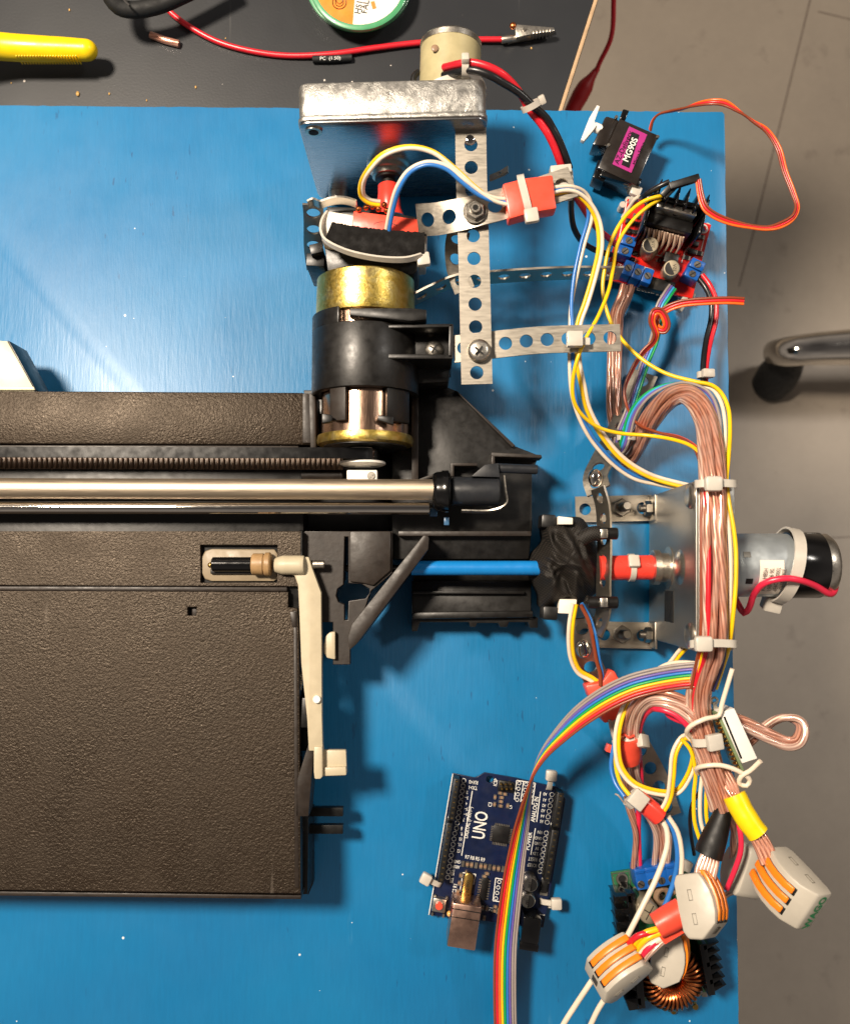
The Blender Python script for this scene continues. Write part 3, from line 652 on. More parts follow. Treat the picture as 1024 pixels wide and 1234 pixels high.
# motor body behind the case
mx, mz = oncase(156, 0).x, 138
yb = bl_.y; m = M()
m.lathe((mx, yb-4, mz), (0.03, 1, 0), [(0, 33), (60, 33), (72, 33), (73, 30)], 48); mc = build('motor_can', m, MT['yband'], gm)
m = M(); m.lathe((mx+2, yb+66, mz), (0.03, 1, 0), [(0, 33.6), (6, 33.6), (9, 31), (10, 25)], 48); build('end_cap', m, MT['steel'], gm)
m = M(); m.lathe((mx, yb-2, mz), (0.03, 1, 0), [(0, 34), (1, 36), (8, 36), (9, 34)], 48); build('motor_flange', m, plain('translucent_ring', '#d9cfb8', .4), gm)
m = M(); m.tube([(mx-36, yb+4, mz+6), (mx-38, yb+34, mz+4), (mx-33, yb+40, mz+3)], 3.4, 10); build('terminal_lug', m, MT['blk'], gm)
m = M(); m.sphere(U(524, 56, 172)-V((0, 0, 3)), 4, sc=(1, 1, .3)); build('mark', m, MT['ceramic'], gm)
# zip tie on that motor
def ziptie(label, c, e1, e2, r1, r2, w, head_ang, th=1.6, hs=(6, 5, 4), parent=None, group='white zip ties', tail=0, nm='zip_tie'):
    c = V(c); e1 = V(e1).normalized(); e2 = V(e2).normalized(); nz = e1.cross(e2).normalized()
    t = thing(nm, label, 'zip tie', c-V((0, 0, r2)), group)
    m = M(); m.band([c+e1*r1*math.cos(2*math.pi*k/24)+e2*r2*math.sin(2*math.pi*k/24) for k in range(24)], nz, w, th); build('strap', m, MT['tie'], t)
    a = math.radians(head_ang); d = (e1*math.cos(a)+e2*math.sin(a)); tt = (-e1*math.sin(a)+e2*math.cos(a))
    hp = c+e1*r1*math.cos(a)+e2*r2*math.sin(a)+d*hs[2]*.5
    m = M(); m.box(hp, tt*hs[0], nz*hs[1], d*hs[2]); h = build('head', m, MT['tie'], t, bev=1.6)
    if tail:
        m = M(); m.band([hp, hp+tt*tail*.5, hp+tt*tail], nz, w, 1.3, closed=False); build('tail', m, MT['tie'], t)
    return t
ziptie('white zip tie round the taped motor behind the top gearbox', (mx, yb+10, mz), (1, .25, 0), (0, 0, 1), 41, 41, 9, 55, hs=(9, 6, 4))

# ================================================================ perforated strips
def strip(name, parent, pts, wd, width, pitch=20, r=6.2, th=2.4, mat='zinc', K=32, label=None, phase=0):
    P, _ = smooth(pts, 2.0); m_ = len(P); Ls = [0]
    for i in range(1, m_): Ls.append(Ls[-1]+(P[i]-P[i-1]).length)
    L = Ls[-1]; wd = [V(w).normalized() for w in wd]
    def fr(s):
        s = min(max(s, 0), L); lo, hi = 0, m_-1
        while hi-lo > 1:
            md = (lo+hi)//2
            if Ls[md] <= s: lo = md
            else: hi = md
        t = (s-Ls[lo])/max(Ls[hi]-Ls[lo], 1e-6); p = P[lo].lerp(P[hi], t)
        tg = (P[min(hi+1, m_-1)]-P[max(lo-1, 0)]).normalized()
        w = interp(wd, s/L) if len(wd) > 1 else wd[0]
        w = (w-tg*w.dot(tg)).normalized(); return p, w, tg.cross(w)
    n = max(1, round(L/pitch)); cl = L/n; mm = M()
    def mp(s, t, o):
        p, w, nn = fr(s); return p+w*t+nn*o
    hw = width/2
    for c in range(n):
        s0 = c*cl; sc = s0+cl/2; rr = min(r, cl*.42)
        vs = []
        for k in range(K):
            a = 2*math.pi*k/K; ca, sa_ = math.cos(a), math.sin(a); q = max(abs(ca), abs(sa_)); sx_, sy_ = ca/q, sa_/q
            for (ss, tt) in ((sc+sx_*cl/2, sy_*hw), (sc+ca*rr, sa_*rr)):
                vs.append(mp(ss, tt, th/2)); vs.append(mp(ss, tt, -th/2))
        # corners
        fs = []; side = []
        for k in range(K):
            j = (k+1) % K; b, d = k*4, j*4
            fs.append((b, d, d+2, b+2)[::-1]); fs.append((b+1, b+3, d+3, d+1)[::-1]); fs.append((b+2, d+2, d+3, b+3)[::-1])
            a1 = 2*math.pi*(k+.5)/K; q = max(abs(math.cos(a1)), abs(math.sin(a1)))
            if abs(abs(math.cos(a1))-q) > 1e-6 or (c == 0 and math.cos(a1) < 0) or (c == n-1 and math.cos(a1) > 0): fs.append((b, b+1, d+1, d)[::-1])
        mm.add(vs, fs)
    bm_ = build(name, mm, MT[mat], parent, label=label, sharp=35)
    bmm = bmesh.new(); bmm.from_mesh(bm_.data); bmesh.ops.remove_doubles(bmm, verts=bmm.verts, dist=2e-6); bmesh.ops.recalc_face_normals(bmm, faces=bmm.faces); bmm.to_mesh(bm_.data); bmm.free()
    bm_.data.set_sharp_from_angle(angle=math.radians(35)); return bm_
fm = thing('strip_frame', 'bolted frame of silver perforated metal strips beside the plated motor', 'metal frame', U(575, 300, 0))
strip('perforated_strip', fm, [U(567, 134, 168), U(567.5, 200, 165), U(570.5, 300, 160), U(574.5, 463, 152)], [(1, 0, 0)], 32.5, 24.6, 7, label='long upright strip')
strip('perforated_strip', fm, [U(546, 421, 144), U(600, 415, 146), U(650, 410, 146), U(747, 407, 146)], [(0, 1, .0)], 29, 23, 7, label='lower cross strip')
strip('perforated_strip', fm, [U(503, 265, 150), U(525, 264, 158), U(548, 260, 166), U(575, 254, 170), U(630, 239, 170), U(690, 219, 172)], [(0, 1, .7), (0, 1, .3), (0, 1, 0), (0, 1, 0), (.1, 1, 0), (.1, 1, 0)], 33, 24, 7.4, label='upper twisted cross strip')
strip('perforated_strip', fm, [U(496, 362, 90), U(520, 350, 92), U(550, 338, 95), U(590, 334, 95), U(680, 329, 95), U(748, 329, 95)], [(0, .12, 1)], 30, 24, 6.5, label='strip standing on edge')
strip('perforated_strip', fm, [U(553, 278, 146), U(549, 300, 125), U(551, 325, 110), U(560, 350, 104)], [(1, -.1, .3)], 24, 22, 6.5, label='short bent strip behind')
strip('perforated_strip', fm, [U(590, 215, 60), U(606, 208, 66), U(612, 204, 70)], [(.3, -1, 1)], 12, 20, 3, label='small tab end')
bolt(fm, 572, 255, 174, 11.5); panhead(fm, 577, 423, 157, 12)
m = M(); m.sphere(U(566, 168, 165), 7, sc=(1, 1, .5)); build('screw_tip', m, MT['chrome'], fm)

# ================================================================ encoder clamp between gearbox and motor
en = thing('encoder_clamp', 'black fabric padded sensor clamp with red tape between gearbox and plated motor', 'sensor clamp', U(445, 290, 0))
strip('perforated_strip', en, [U(381, 325, 40), U(378, 300, 70), U(378, 262, 120), U(377, 246, 140)], [(1, .1, .2)], 22, 24, 7.5)
m = M(); m.band([U(371, 246, 150), U(378, 243, 152), U(386, 246, 150), U(396, 243, 152), U(408, 241, 153), U(419, 242, 152), U(430, 246, 150)], (0, .15, 1), 13, 2.2, closed=False, step=2); build('crumpled_edge', m, MT['steel'], en)
m = M(); m.bpx(380, 313, 112, 40, 20, 14, 3); m.bpx(381, 299, 124, 60, 14, 11, -14); m.ppx([(390, 290), (505, 300), (503, 326), (498, 331), (395, 326)], 118, 30); m.ppx([(394, 249), (430, 250), (470, 256), (505, 262), (506, 270), (394, 258)], 134, 60)
build('clamp_block', m, MT['blk'], en, bev=.7)
m = M(); m.ppx([(390, 262), (395, 254), (515, 276), (513, 304), (500, 306), (388, 290)], 141, 70); build('card_box', m, MT['paper'], en, bev=1)
m = M(); m.ppx([(426, 254), (504, 264), (504, 282), (424, 277)], 144, 120); build('red_tape', m, MT['redtape'], en, bev=1)
m = M(); m.tube([U(447, 278, 143), U(452, 269, 143.5), U(468, 268, 143.5), U(478, 272, 143.5)], .7, 6); m.tube([U(478, 262, 143.6), U(474, 272, 143.6), U(480, 280, 143.4)], .5, 6); build('pen_mark', m, MT['blk'], en)
# velcro pad: curved band
vs = []; mm = M(); top = [(400, 267.5), (425, 272), (455, 276), (480, 278), (512, 280)]; bot = [(391, 290), (410, 299), (440, 308), (475, 312), (511, 306)]
Tp, _ = smooth([V((a, b, 0)) for a, b in top], 2); Bt, _ = smooth([V((a, b, 0)) for a, b in bot], 2); n = 56
rows = 9
for i in range(n+1):
    a = interp([V(p) for p in top], i/n); b = interp([V(p) for p in bot], i/n)
    for j in range(rows):
        t = j/(rows-1); p = a.lerp(b, t); z = 152+2.5*math.sin(math.pi*t)+mnoise.noise(V((i*.12, j*.4, 2)))*1.5
        q = U(p.x+rr.uniform(-.5, .5) if j in (0, rows-1) else p.x, p.y+(rr.uniform(-.9, .9) if j in (0, rows-1) else 0), z); vs.append(q)
for i in range(n+1):
    for j in range(rows): vs.append(vs[i*rows+j]+V((0, 0, -9)))
fs = []; o = (n+1)*rows
for i in range(n):
    for j in range(rows-1):
        a = i*rows+j; fs.append((a, a+1, a+rows+1, a+rows)); fs.append((o+a, o+a+rows, o+a+rows+1, o+a+1))
    fs.append((i*rows, i*rows+rows, o+i*rows+rows, o+i*rows)); fs.append((i*rows+rows-1, o+i*rows+rows-1, o+i*rows+2*rows-1, i*rows+2*rows-1))
fs.append([j for j in range(rows)]+[o+j for j in range(rows)][::-1]); fs.append([n*rows+j for j in range(rows)][::-1]+[o+n*rows+j for j in range(rows)])
mm.add(vs, fs); build('fabric_pad', mm, MT['velcro'], en, flat=False)
m = M(); 
for (x, y) in ((441, 250), (449, 249), (456, 252), (463, 247), (466, 254), (432, 252)): m.sphere(U(x, y, 146), 3.4, n=6)
build('solder_joint', m, MT['copper'], en)
zt_ = thing('zip_tie', 'white zip tie curving over the black fabric sensor pad', 'zip tie', U(445, 300, 60), 'white zip ties')
m = M(); m.band([U(396, 255, 138), U(389, 266, 144), U(387, 279, 150), U(391, 289, 154), U(403, 297, 157), U(425, 305.5, 159), U(460, 312, 159), U(490, 312.5, 157), U(508, 308, 150)], (-.15, .45, 1), 7, 2.4, closed=False); build('strap', m, MT['tie'], zt_)
m = M(); c = U(510, 313, 146); m.box(c, (7, 1, 0), (-1, 7, 0), (0, 0, 5)); build('head', m, MT['tie'], zt_, bev=2)

# ================================================================ right hand gear motor
g2 = thing('geared_motor', 'silver and black motor on an upright gear case with a red shaft tube, right edge', 'gear motor', U(840, 690, 0))
o1 = U(842, 785, ZT); o2 = U(842, 579, ZT); ex2 = (o2-o1).normalized(); ey2 = V((1, 0, 0)); W2 = (o2-o1).length
o1b = o1-V((0, 0, ZT))
ey2 = V((ex2.y, -ex2.x, 0))
gb(o1b, ex2, ey2, W2, 36, 6, ZT, g2, 'satin')
def on2(a, z): return o1b+ex2*a+V((0, 0, z))-ey2*3
for a in (14, W2-14):
    m = M(); m.lathe(on2(a, ZT-16)+ey2, -ey2, [(0, 13), (3, 13), (5, 11), (5.5, 6)], 30); build('corner_bush', m, MT['steel'], g2)
SZ = 92; A2 = (on2(0, 0).y-U(800, 684, SZ).y)*-1
m = M(); m.lathe(on2(A2, SZ)+ey2, -ey2, [(0, 23), (2, 23), (3, 16), (11, 16), (12, 19), (19, 19), (20, 15)], 44); build('bearing_boss', m, MT['steel'], g2)
m = M(); m.lathe(on2(A2, 135)+ey2, -ey2, [(0, 20), (3, 17), (6, 8)], 30); build('raised_stud', m, MT['steel'], g2)
p = on2(A2, SZ)-ey2*17; q = U(722, 684.5, SZ); m = M(); m.tube([p, (p+q)/2, q], 13.5, 28); build('coupling_tube', m, MT['redtube'], g2)
m = M(); wq = on2(W2*.24, 95); m.box(wq, ex2*17, V((0, 0, 17)), ey2*.8); build('case_window', m, MT['navyw'] if 'navyw' in MT else MT['darkhole'], g2)
# motor
mz2 = 128; my2 = U(920, 681, mz2).y; xa = U(884, 681, mz2).x; xb = U(946, 681, mz2).x; xc = U(985, 681, mz2).x; R3 = 33.5
m = M(); m.lathe((xa-12, my2, mz2), (1, 0, 0), [(0, R3-3), (10, R3-1), (13, R3), (xb-xa+12, R3)], 56); cn = build('motor_can', m, plain('silver_can', '#bcc4c8', .42, .75, .04), g2)
m = M(); m.lathe((xb, my2, mz2), (1, 0, 0), [(0, R3+.5), (.5, R3+1.3), (xc-xb-1, R3+1.3), (xc-xb, R3+.5)], 56); build('black_sleeve', m, MT['blkshiny'], g2)
m = M(); m.lathe((xc, my2, mz2), (1, 0, 0), [(0, R3), (7, R3), (12, R3-4), (13, R3-12), (15, 10)], 56); build('end_cap', m, MT['steel'], g2)
m = M(); c = U(1004, 688, 122); m.box(c, (5, 0, 0), (0, 7, 0), (0, 0, 6)); build('terminal_block', m, MT['blk'], g2, bev=1)
def oncan(x, ang, r=R3+.4): a = math.radians(ang); return V((x, my2+r*math.sin(a), mz2+r*math.cos(a)))
def patch(name, x0, x1, a0, a1, mat, parent, r=R3+.5, n=14):
    mm = M(); vs = []
    for k in range(n+1):
        a = a0+(a1-a0)*k/n; vs += [oncan(x0, a, r), oncan(x1, a, r), oncan(x1, a, r-1), oncan(x0, a, r-1)]
    fs = []
    for k in range(n):
        for j in range(4): fs.append((k*4+j, k*4+(j+1)%4, (k+1)*4+(j+1)%4, (k+1)*4+j))
    fs += [(3, 2, 1, 0), (n*4, n*4+1, n*4+2, n*4+3)]; mm.add(vs, fs); return build(name, mm, mat, parent)
xs = U(917, 681, 165).x; xe = U(946, 681, 165).x
lb = patch('paper_label', xs, xe, 8, -62, MT['paper'], g2)
for k, (txt, sz) in enumerate((('R8-54 H8SH', 6.4), ('190CR06 90.', 6.4), ('4E4C1N 0002', 6), ('CHINA 20Z', 6))):
    x = xs+5+k*6.3; a = -26; lettering(txt, oncan(x, a, R3+1.0), V((0, math.cos(math.radians(a)), -math.sin(math.radians(a)))), (-1, 0, 0), sz, plain('label_ink%d' % k, '#4a4038'), lb, sxf=.8)
for (x, a, w_, h_) in ((900, 18, 7, 8), (903, -30, 7, 7)):
    xx = U(x, 681, 160).x; patch('can_slot', xx-w_/2, xx+w_/2, a-5, a+5, MT['darkhole'] if a < 0 else MT['solder'], g2, R3+.7)
ziptie('broad white zip tie round the silver motor at the right edge', (xb-2, my2, mz2), (0.22, 1, 0), (0, 0, 1), 39.5, 39.5, 12, 197, th=2.2, hs=(9, 9, 8))
m = M(); m.tube([U(884, 718, 120), U(890, 730, 130), U(896, 739, 135), U(902, 733, 140), U(908, 716, 150), U(922, 702, 165), U(945, 697, 172), U(962, 699, 170), U(982, 706, 160), U(1001, 716, 148), U(1006, 707, 138), U(1004, 698, 130)], 3.4, 12); build('motor_wire', m, MT['w_pink'], label='red wire looping over the silver motor at the right edge', cat='wire')
# mount strips
mt = thing('mounting_bracket', 'pair of bolted perforated strips holding the right gear case to the board', 'bracket', U(740, 690, 0))
strip('perforated_strip', mt, [U(693, 614, 8), U(740, 613, 8), U(785, 612, 8)], [(0, 1, 0)], 31, 24, 7, label='upper strip')
strip('perforated_strip', mt, [U(693, 764, 8), U(740, 765, 8), U(785, 766, 8)], [(0, 1, 0)], 31, 24, 7, label='lower strip')
for y in (613, 765):
    m = M(); c = U(786, y, 22); m.box((c.x, c.y, 22), (1.2, 0, 0), (0, 15.5, 0), (0, 0, 16)); build('upright_flange', m, MT['zinc'], mt, bev=.5)
    m = M(); hexnut(m, (U(786, y, 24).x-2, U(0, y, 24).y, 26), 9, 8, (-1, 0, 0)); m.cyl((U(786, y, 24).x-2, U(0, y, 24).y, 26), (U(786, y, 24).x-16, U(0, y, 24).y, 26), 4.5); build('nut', m, MT['nut'], mt)
    m = M(); c = U(748, y-1, 9); hexnut(m, (c.x, c.y, 9), 11, 7); d = V((.12, .05, 1)); m.cyl((c.x, c.y, 12), V((c.x, c.y, 12))+d*20, 5, 16)
    for k in range(7): m.torus(V((c.x, c.y, 17))+d*2.1*k, d, 5, .55, 16, 5)
    build('threaded_bolt', m, MT['nut'], mt)
# upright twisted strip beside the fabric bundle, its upper and lower tails
ts = thing('twisted_strip', 'long perforated strip bent on edge beside the black fabric bundle, ending by the lower tape', 'metal strip', U(720, 690, 20))
strip('perforated_strip', ts, [U(778, 450, 14), U(762, 485, 22), U(745, 520, 40), U(727, 552, 60), U(717, 575, 74), U(721, 592, 84)], [(1, .6, 0), (1, .6, 0), (1, .5, 0), (1, .5, 0), (1, .3, .3), (.9, 0, .8)], 29, 24, 7, label='upper tail')
strip('perforated_strip', ts, [U(720, 588, 100), U(726, 610, 100), U(728, 650, 100), U(727, 700, 100), U(726, 740, 98), U(718, 762, 92)], [(.35, 0, 1)], 28, 24, 6.2, label='strip on edge')
strip('perforated_strip', ts, [U(700, 745, 70), U(706, 790, 55), U(725, 830, 38), U(760, 885, 22), U(790, 940, 14), U(806, 984, 12)], [(1, .2, .2), (1, .3, 0), (1, .5, 0), (1, .55, 0), (1, .5, 0)], 29, 25, 7.4, label='lower tail')
for (x, y) in ((713, 578), (722, 590)):
    pass
m = M(); m.sphere(U(717, 576, 84), 8, sc=(1, 1.3, .7)); build('crumpled_fold', m, MT['chrome'], ts); m = M(); m.sphere(U(703, 782, 62), 9, sc=(1, 1.2, .5)); build('crumpled_fold', m, MT['chrome'], ts)
m = M(); c = U(789, 962, 16); m.cyl(c-V((14, -5, 0)), c+V((10, -4, 2)), 5.5); build('strip_screw', m, MT['nut'], ts)
for y in (643, 726):
    m = M(); c = U(728, y, 112); m.cyl(c-V((18, 0, 0)), c+V((14, 0, 0)), 6.5, 16); build('rubber_bolt', m, MT['blk'], ts)
    m = M(); m.box(U(727, y, 121), (4, 0, 0), (0, 5, 0), (0, 0, 3)); build('retaining_tab', m, MT['steel'], ts, bev=1)
# blue tube
m = M(); m.tube([U(496, 684.5, 84), U(570, 684.5, 86), U(655, 684.5, 90)], 8, 24); build('blue_tube', m, MT['bluerod'], label='straight blue tube running from the printer into the black fabric bundle', cat='tube')
ziptie('small white zip tie round the red shaft tube', U(760, 684, 92), (0, 1, 0), (0, 0, 1), 14.5, 14.5, 6, 65, hs=(7, 6, 3))
# black fabric bundle
fb = thing('fabric_bundle', 'crumpled black fabric bundle wrapped round a sensor at the end of the blue tube', 'fabric bundle', U(680, 684, 20))
out = [(655, 625), (668, 624), (700, 624), (707, 632), (716, 648), (720, 668), (720, 700), (719, 713), (708, 722), (697, 732), (690, 727), (672, 731), (652, 734), (650, 718), (641, 700), (638, 682), (642, 666), (655, 650), (654, 636)]
ctr = U(682, 680, 100); n = len(out); OP, _ = smooth([V((a, b, 0)) for a, b in out], 3, True); mm = M(); vs = []; NR = 16
for i, p in enumerate(OP):
    for j in range(NR):
        t = j/(NR-1); z = 122-52*(t**3.0)
        q = U(682+(p.x-682)*t, 680+(p.y-680)*t, z)
        fx = q.x*.045; fy = q.y*.045
        fold = abs(mnoise.noise(V((fx*1.5+fy*.8, fy*.5-fx*.35, 3.1))))*-34+mnoise.noise(V((fx*3.2, fy*3.2, 9)))*5+7*math.exp(-((q.x-ctr.x)*.55+(q.y-ctr.y)*.83-4)**2/26)
        vs.append(V((q.x, q.y, z+fold*(1-t**6))))
L_ = len(OP); fs = []
for i in range(L_):
    for j in range(NR-1): a = i*NR+j; b = ((i+1) % L_)*NR+j; fs.append((a, b, b+1, a+1))
o = len(vs)
for i in range(L_): q = vs[i*NR+NR-1]; vs.append(V((ctr.x+(q.x-ctr.x)*.96, ctr.y+(q.y-ctr.y)*.96, 30)))
for i in range(L_): fs.append((i*NR+NR-1, ((i+1) % L_)*NR+NR-1, o+(i+1) % L_, o+i))
fs.append([o+i for i in range(L_)]); mm.add(vs, fs); build('cloth', mm, MT['cloth'], fb, sharp=180)
m = M(); 
for (x, y) in ((661, 628), (663, 739)): m = M(); m.bpx(x, y, 92, 60, 16, 15, 4); build('clamp_tip', m, MT['blk'], fb, bev=2)
m = M(); m.tube([U(700, 650, 112), U(712, 643, 116), U(722, 643, 116)], 8, 14); build('fabric_tab', m, MT['cloth'], fb)
m = M(); m.tube([U(705, 722, 110), U(716, 726, 110), U(724, 727, 110)], 4.5, 12); build('fabric_tab', m, MT['cloth'], fb)
m = M(); m.ppx([(672, 622), (690, 624), (690, 632), (672, 632)], 96, 80); build('card_edge', m, MT['paper'], fb, bev=.8); m = M(); m.ppx([(674, 722), (695, 722), (693, 740), (672, 739)], 92, 80); build('card_edge', m, MT['paper'], fb, bev=.8)
MT['pin'] = plain('tinned_pin', '#ecccb4', .38, .5, .2)
# ================================================================ blue circuit board
def zf(ox, oy, sc): return lambda X, Y: (ox+X/sc, oy+Y/sc)
Z1 = zf(490, 910, 4.876)
ANG = 9.0
ub = thing('circuit_board', 'dark blue microcontroller board with pin headers and a metal USB socket under the rainbow cable', 'circuit board', U(600, 1030, 0))
pts = [Z1(*p) for p in ((272, 108), (398, 134), (418, 128), (457, 104), (640, 135), (888, 192), (930, 260), (852, 742), (800, 1012), (135, 938))]
hl_ = circ(*Z1(487, 142), 4.6, 12)
holed('pcb', [upoly(pts, 12), hl_[::-1]], 8, 12, MT['pcbblue'], ub, bev=.3)
m = M()
for (x, y) in ((200, 760), (840, 880), (840, 200), (300, 180)): m.cpx(*Z1(x, y), 8, .2, 4)
build('spacer', m, MT['tie'], ub)
def silkline(m, X0, Y0, X1, Y1, Zf, z, w=.5):
    a = U(*Zf(X0, Y0), z); b = U(*Zf(X1, Y1), z); d = (b-a).normalized(); s = V((-d.y, d.x, 0))
    m.box((a+b)/2, (b-a)/2, s*w, V((0, 0, .12)))
m = M()
for L in (((292, 120), (240, 385)), ((385, 210), (322, 590)), ((785, 215), (762, 392)), ((755, 430), (728, 585)), ((875, 222), (845, 412)), ((875, 222), (912, 228)), ((840, 445), (800, 700)), ((840, 445), (865, 449)),
          ((645, 148), (755, 165)), ((645, 148), (632, 260)), ((755, 165), (735, 290)), ((686, 152), (668, 275)), ((718, 160), (702, 288)),
          ((522, 722), (565, 730)), ((522, 722), (506, 855)), ((565, 730), (550, 862)), ((506, 855), (550, 862)), ((330, 690), (405, 700)), ((330, 690), (312, 800)), ((405, 700), (392, 760)), ((795, 722), (835, 728)), ((795, 722), (785, 815)), ((785, 815), (825, 822)), ((740, 930), (810, 940)), ((270, 110), (130, 938))):
    silkline(m, *L[0], *L[1], Z1, 12.2)
def rings(m, a, b, n, Zf, z, r=2.6):
    for k in range(n):
        t = k/(n-1) if n > 1 else 0; x, y = a[0]+(b[0]-a[0])*t, a[1]+(b[1]-a[1])*t; c = U(*Zf(x, y), z); m.torus(c, (0, 0, 1), r*.92, .38, 14, 5)
rings(m, (335, 150), (292, 430), 10, Z1, 12.2); rings(m, (282, 460), (240, 718), 9, Z1, 12.2); rings(m, (852, 232), (824, 395), 6, Z1, 12.2); rings(m, (819, 458), (781, 683), 8, Z1, 12.2)
for c0 in ((660, 165, 648, 262), (700, 172, 686, 268), (738, 178, 720, 275)): rings(m, c0[:2], c0[2:], 4, Z1, 12.2, 2.1)
rings(m, (543, 745), (524, 842), 4, Z1, 12.2, 2.1)
build('silk_print', m, MT['silk'], ub, flat=True)
for txt, x, y, a, s in (('UNO', 434, 412, -81, 21), ('DIGITAL (PWM~)', 362, 395, -81, 6.5), ('ANALOG IN', 752, 318, -80, 7.2), ('POWER', 716, 505, -80, 8), ('RX<0', 392, 158, 187, 6), ('TX>1', 388, 190, 187, 6),
                        ('RESET', 740, 610, 187, 5.5), ('IOREF', 735, 645, 187, 5.5), ('3.3V', 755, 577, 187, 5), ('5V', 765, 547, 187, 5), ('GND', 770, 518, 187, 5), ('GND', 772, 487, 187, 5), ('VIN', 782, 452, 187, 5),
                        ('ICSP', 522, 160, -81, 6), ('SCL SDA 5V GND', 672, 380, -81, 6.5), ('3.3V RX TX GND', 700, 395, -81, 6), ('12', 306, 562, 187, 5.5), ('11.', 310, 525, 187, 5.5), ('10.', 315, 492, 187, 5.5), ('9.', 322, 462, 187, 5.5), ('8', 322, 430, 187, 5.5),
                        ('GND', 296, 625, 187, 5), ('AREF', 290, 655, 187, 5), ('SDA', 272, 690, -81, 5), ('SCL', 265, 735, -81, 5), ('A0', 812, 228, 187, 5), ('A1', 808, 262, 187, 5), ('A2', 805, 295, 187, 5), ('A3', 800, 325, 187, 5), ('A4', 797, 357, 187, 5), ('A5', 792, 388, 187, 5),
                        ('7', 335, 378, 187, 5.5), ('6~', 345, 348, 187, 5), ('5~', 348, 316, 187, 5), ('4', 350, 284, 187, 5), ('3~', 352, 250, 187, 5), ('2', 355, 218, 187, 5), ('C3', 490, 290, -81, 6), ('C9', 610, 305, -81, 5), ('R7 R8 R5 R9', 400, 607, 9, 6), ('C7 C2 R1', 280, 800, -81, 6), ('Z1', 495, 905, -81, 6)):
    letx(txt, *Z1(x, y), 12.1, a, s, MT['silk'], ub, bold=.012, sxf=.66 if s > 20 else .74)
def header(a, b, w, n, z1, parent, Zf, z0=12):
    p = U(*Zf(*a), z1); q = U(*Zf(*b), z1); d = (q-p).normalized(); s = V((-d.y, d.x, 0)); L = (q-p).length
    m = M(); c = (p+q)/2; m.box((c.x, c.y, (z0+z1)/2), d*L/2, s*w/2, V((0, 0, (z1-z0)/2))); h = build('pin_header', m, MT['blk'], parent, bev=.6)
    m = M()
    for k in range(n):
        c = p+d*L*(k+.5)/n; m.box((c.x, c.y, z1+.15), d*1.7, s*1.7, V((0, 0, .2)))
    build('pin_sockets', m, MT['darkhole'], h, flat=True); m = M()
    for k in range(n):
        c = p+d*L*(k+.5)/n; m.box((c.x, c.y, z1+.35), d*.5, s*1.1, V((0, 0, .15)))
    build('contacts', m, MT['brass'], h, flat=True)
header((296, 140), (262, 385), 6.5, 8, 34, ub, Z1); header((252, 400), (200, 750), 6.5, 10, 34, ub, Z1); header((905, 222), (878, 425), 7.5, 6, 34, ub, Z1); header((874, 442), (822, 742), 7.5, 8, 34, ub, Z1)
# in-circuit pins
m = M()
for i in range(3):
    for j in range(2):
        c = U(*Z1(552+i*28+j*6, 170+j*28), 24); m.box(c-V((0, 0, 6)), (1, 0, 0), (0, 1, 0), (0, 0, 7))
build('header_pins', m, MT['brass'], ub); m = M(); m.bpx(*Z1(583, 185), 17, 12, 18, 12, ANG); build('header_base', m, MT['blk'], ub, bev=.6)
def chip(x, y, w, h, ang, Zf, parent, sides, n, z0=12, hh=4, name='chip'):
    m = M(); m.bpx(*Zf(x, y), z0+hh, z0+.6, w, h, ang); o = build(name, m, MT['chip'], parent, bev=.5)
    a = math.radians(-ang); e1 = V((math.cos(a), math.sin(a), 0)); e2 = V((-math.sin(a), math.cos(a), 0)); c = U(*Zf(x, y), z0+1); m = M()
    for sd in sides:
        d, e, L, off = (e1, e2, h, w/2) if sd in 'LR' else (e2, e1, w, h/2); sg = 1 if sd in 'RT' else -1
        for k in range(n):
            p = c+e*((k+.5)/n-.5)*L*.92+d*sg*(off+1.3); m.box(p, d*1.5, e*(L/n*.24), V((0, 0, .45)))
    build('chip_legs', m, MT['solder'], o, flat=True)
chip(552, 467, 19, 19, ANG, Z1, ub, 'LRTB', 9); chip(452, 787, 8, 25, ANG, Z1, ub, 'LR', 8)
def smd(x, y, ang, Zf, parent, w=3.4, l=6.4, z0=12, mat='ceramic'):
    a = math.radians(-ang); e1 = V((math.cos(a), math.sin(a), 0)); e2 = V((-math.sin(a), math.cos(a), 0)); c = U(*Zf(x, y), z0+1.2)
    m = M(); m.box(c, e1*w/2, e2*l*.27, V((0, 0, 1.2)), 0); m.box(c+e2*l*.39, e1*w/2, e2*l*.12, V((0, 0, 1.4)), 1); m.box(c-e2*l*.39, e1*w/2, e2*l*.12, V((0, 0, 1.4)), 1)
    build('surface_component', m, [MT[mat], MT['solder']], parent, flat=True)
for k, (x, y) in enumerate(((330, 637), (355, 640), (380, 643), (407, 646), (435, 650), (460, 653), (486, 657), (512, 661), (538, 665), (565, 668))): smd(x, y, ANG, Z1, ub, mat='ceramic' if k % 3 else 'solder')
for (x, y, a) in ((548, 222, 99), (575, 228, 99), (556, 248, 99), (552, 272, 99), (550, 298, 99), (515, 288, ANG), (592, 296, ANG), (518, 245, ANG), (316, 705, ANG), (308, 750, ANG), (300, 800, ANG), (470, 695, 99), (455, 712, 99), (445, 895, ANG), (470, 900, ANG), (520, 890, 99), (540, 905, 99), (515, 915, 99), (538, 925, 99), (455, 955, ANG)): smd(x, y, a, Z1, ub, 3, 5.4)
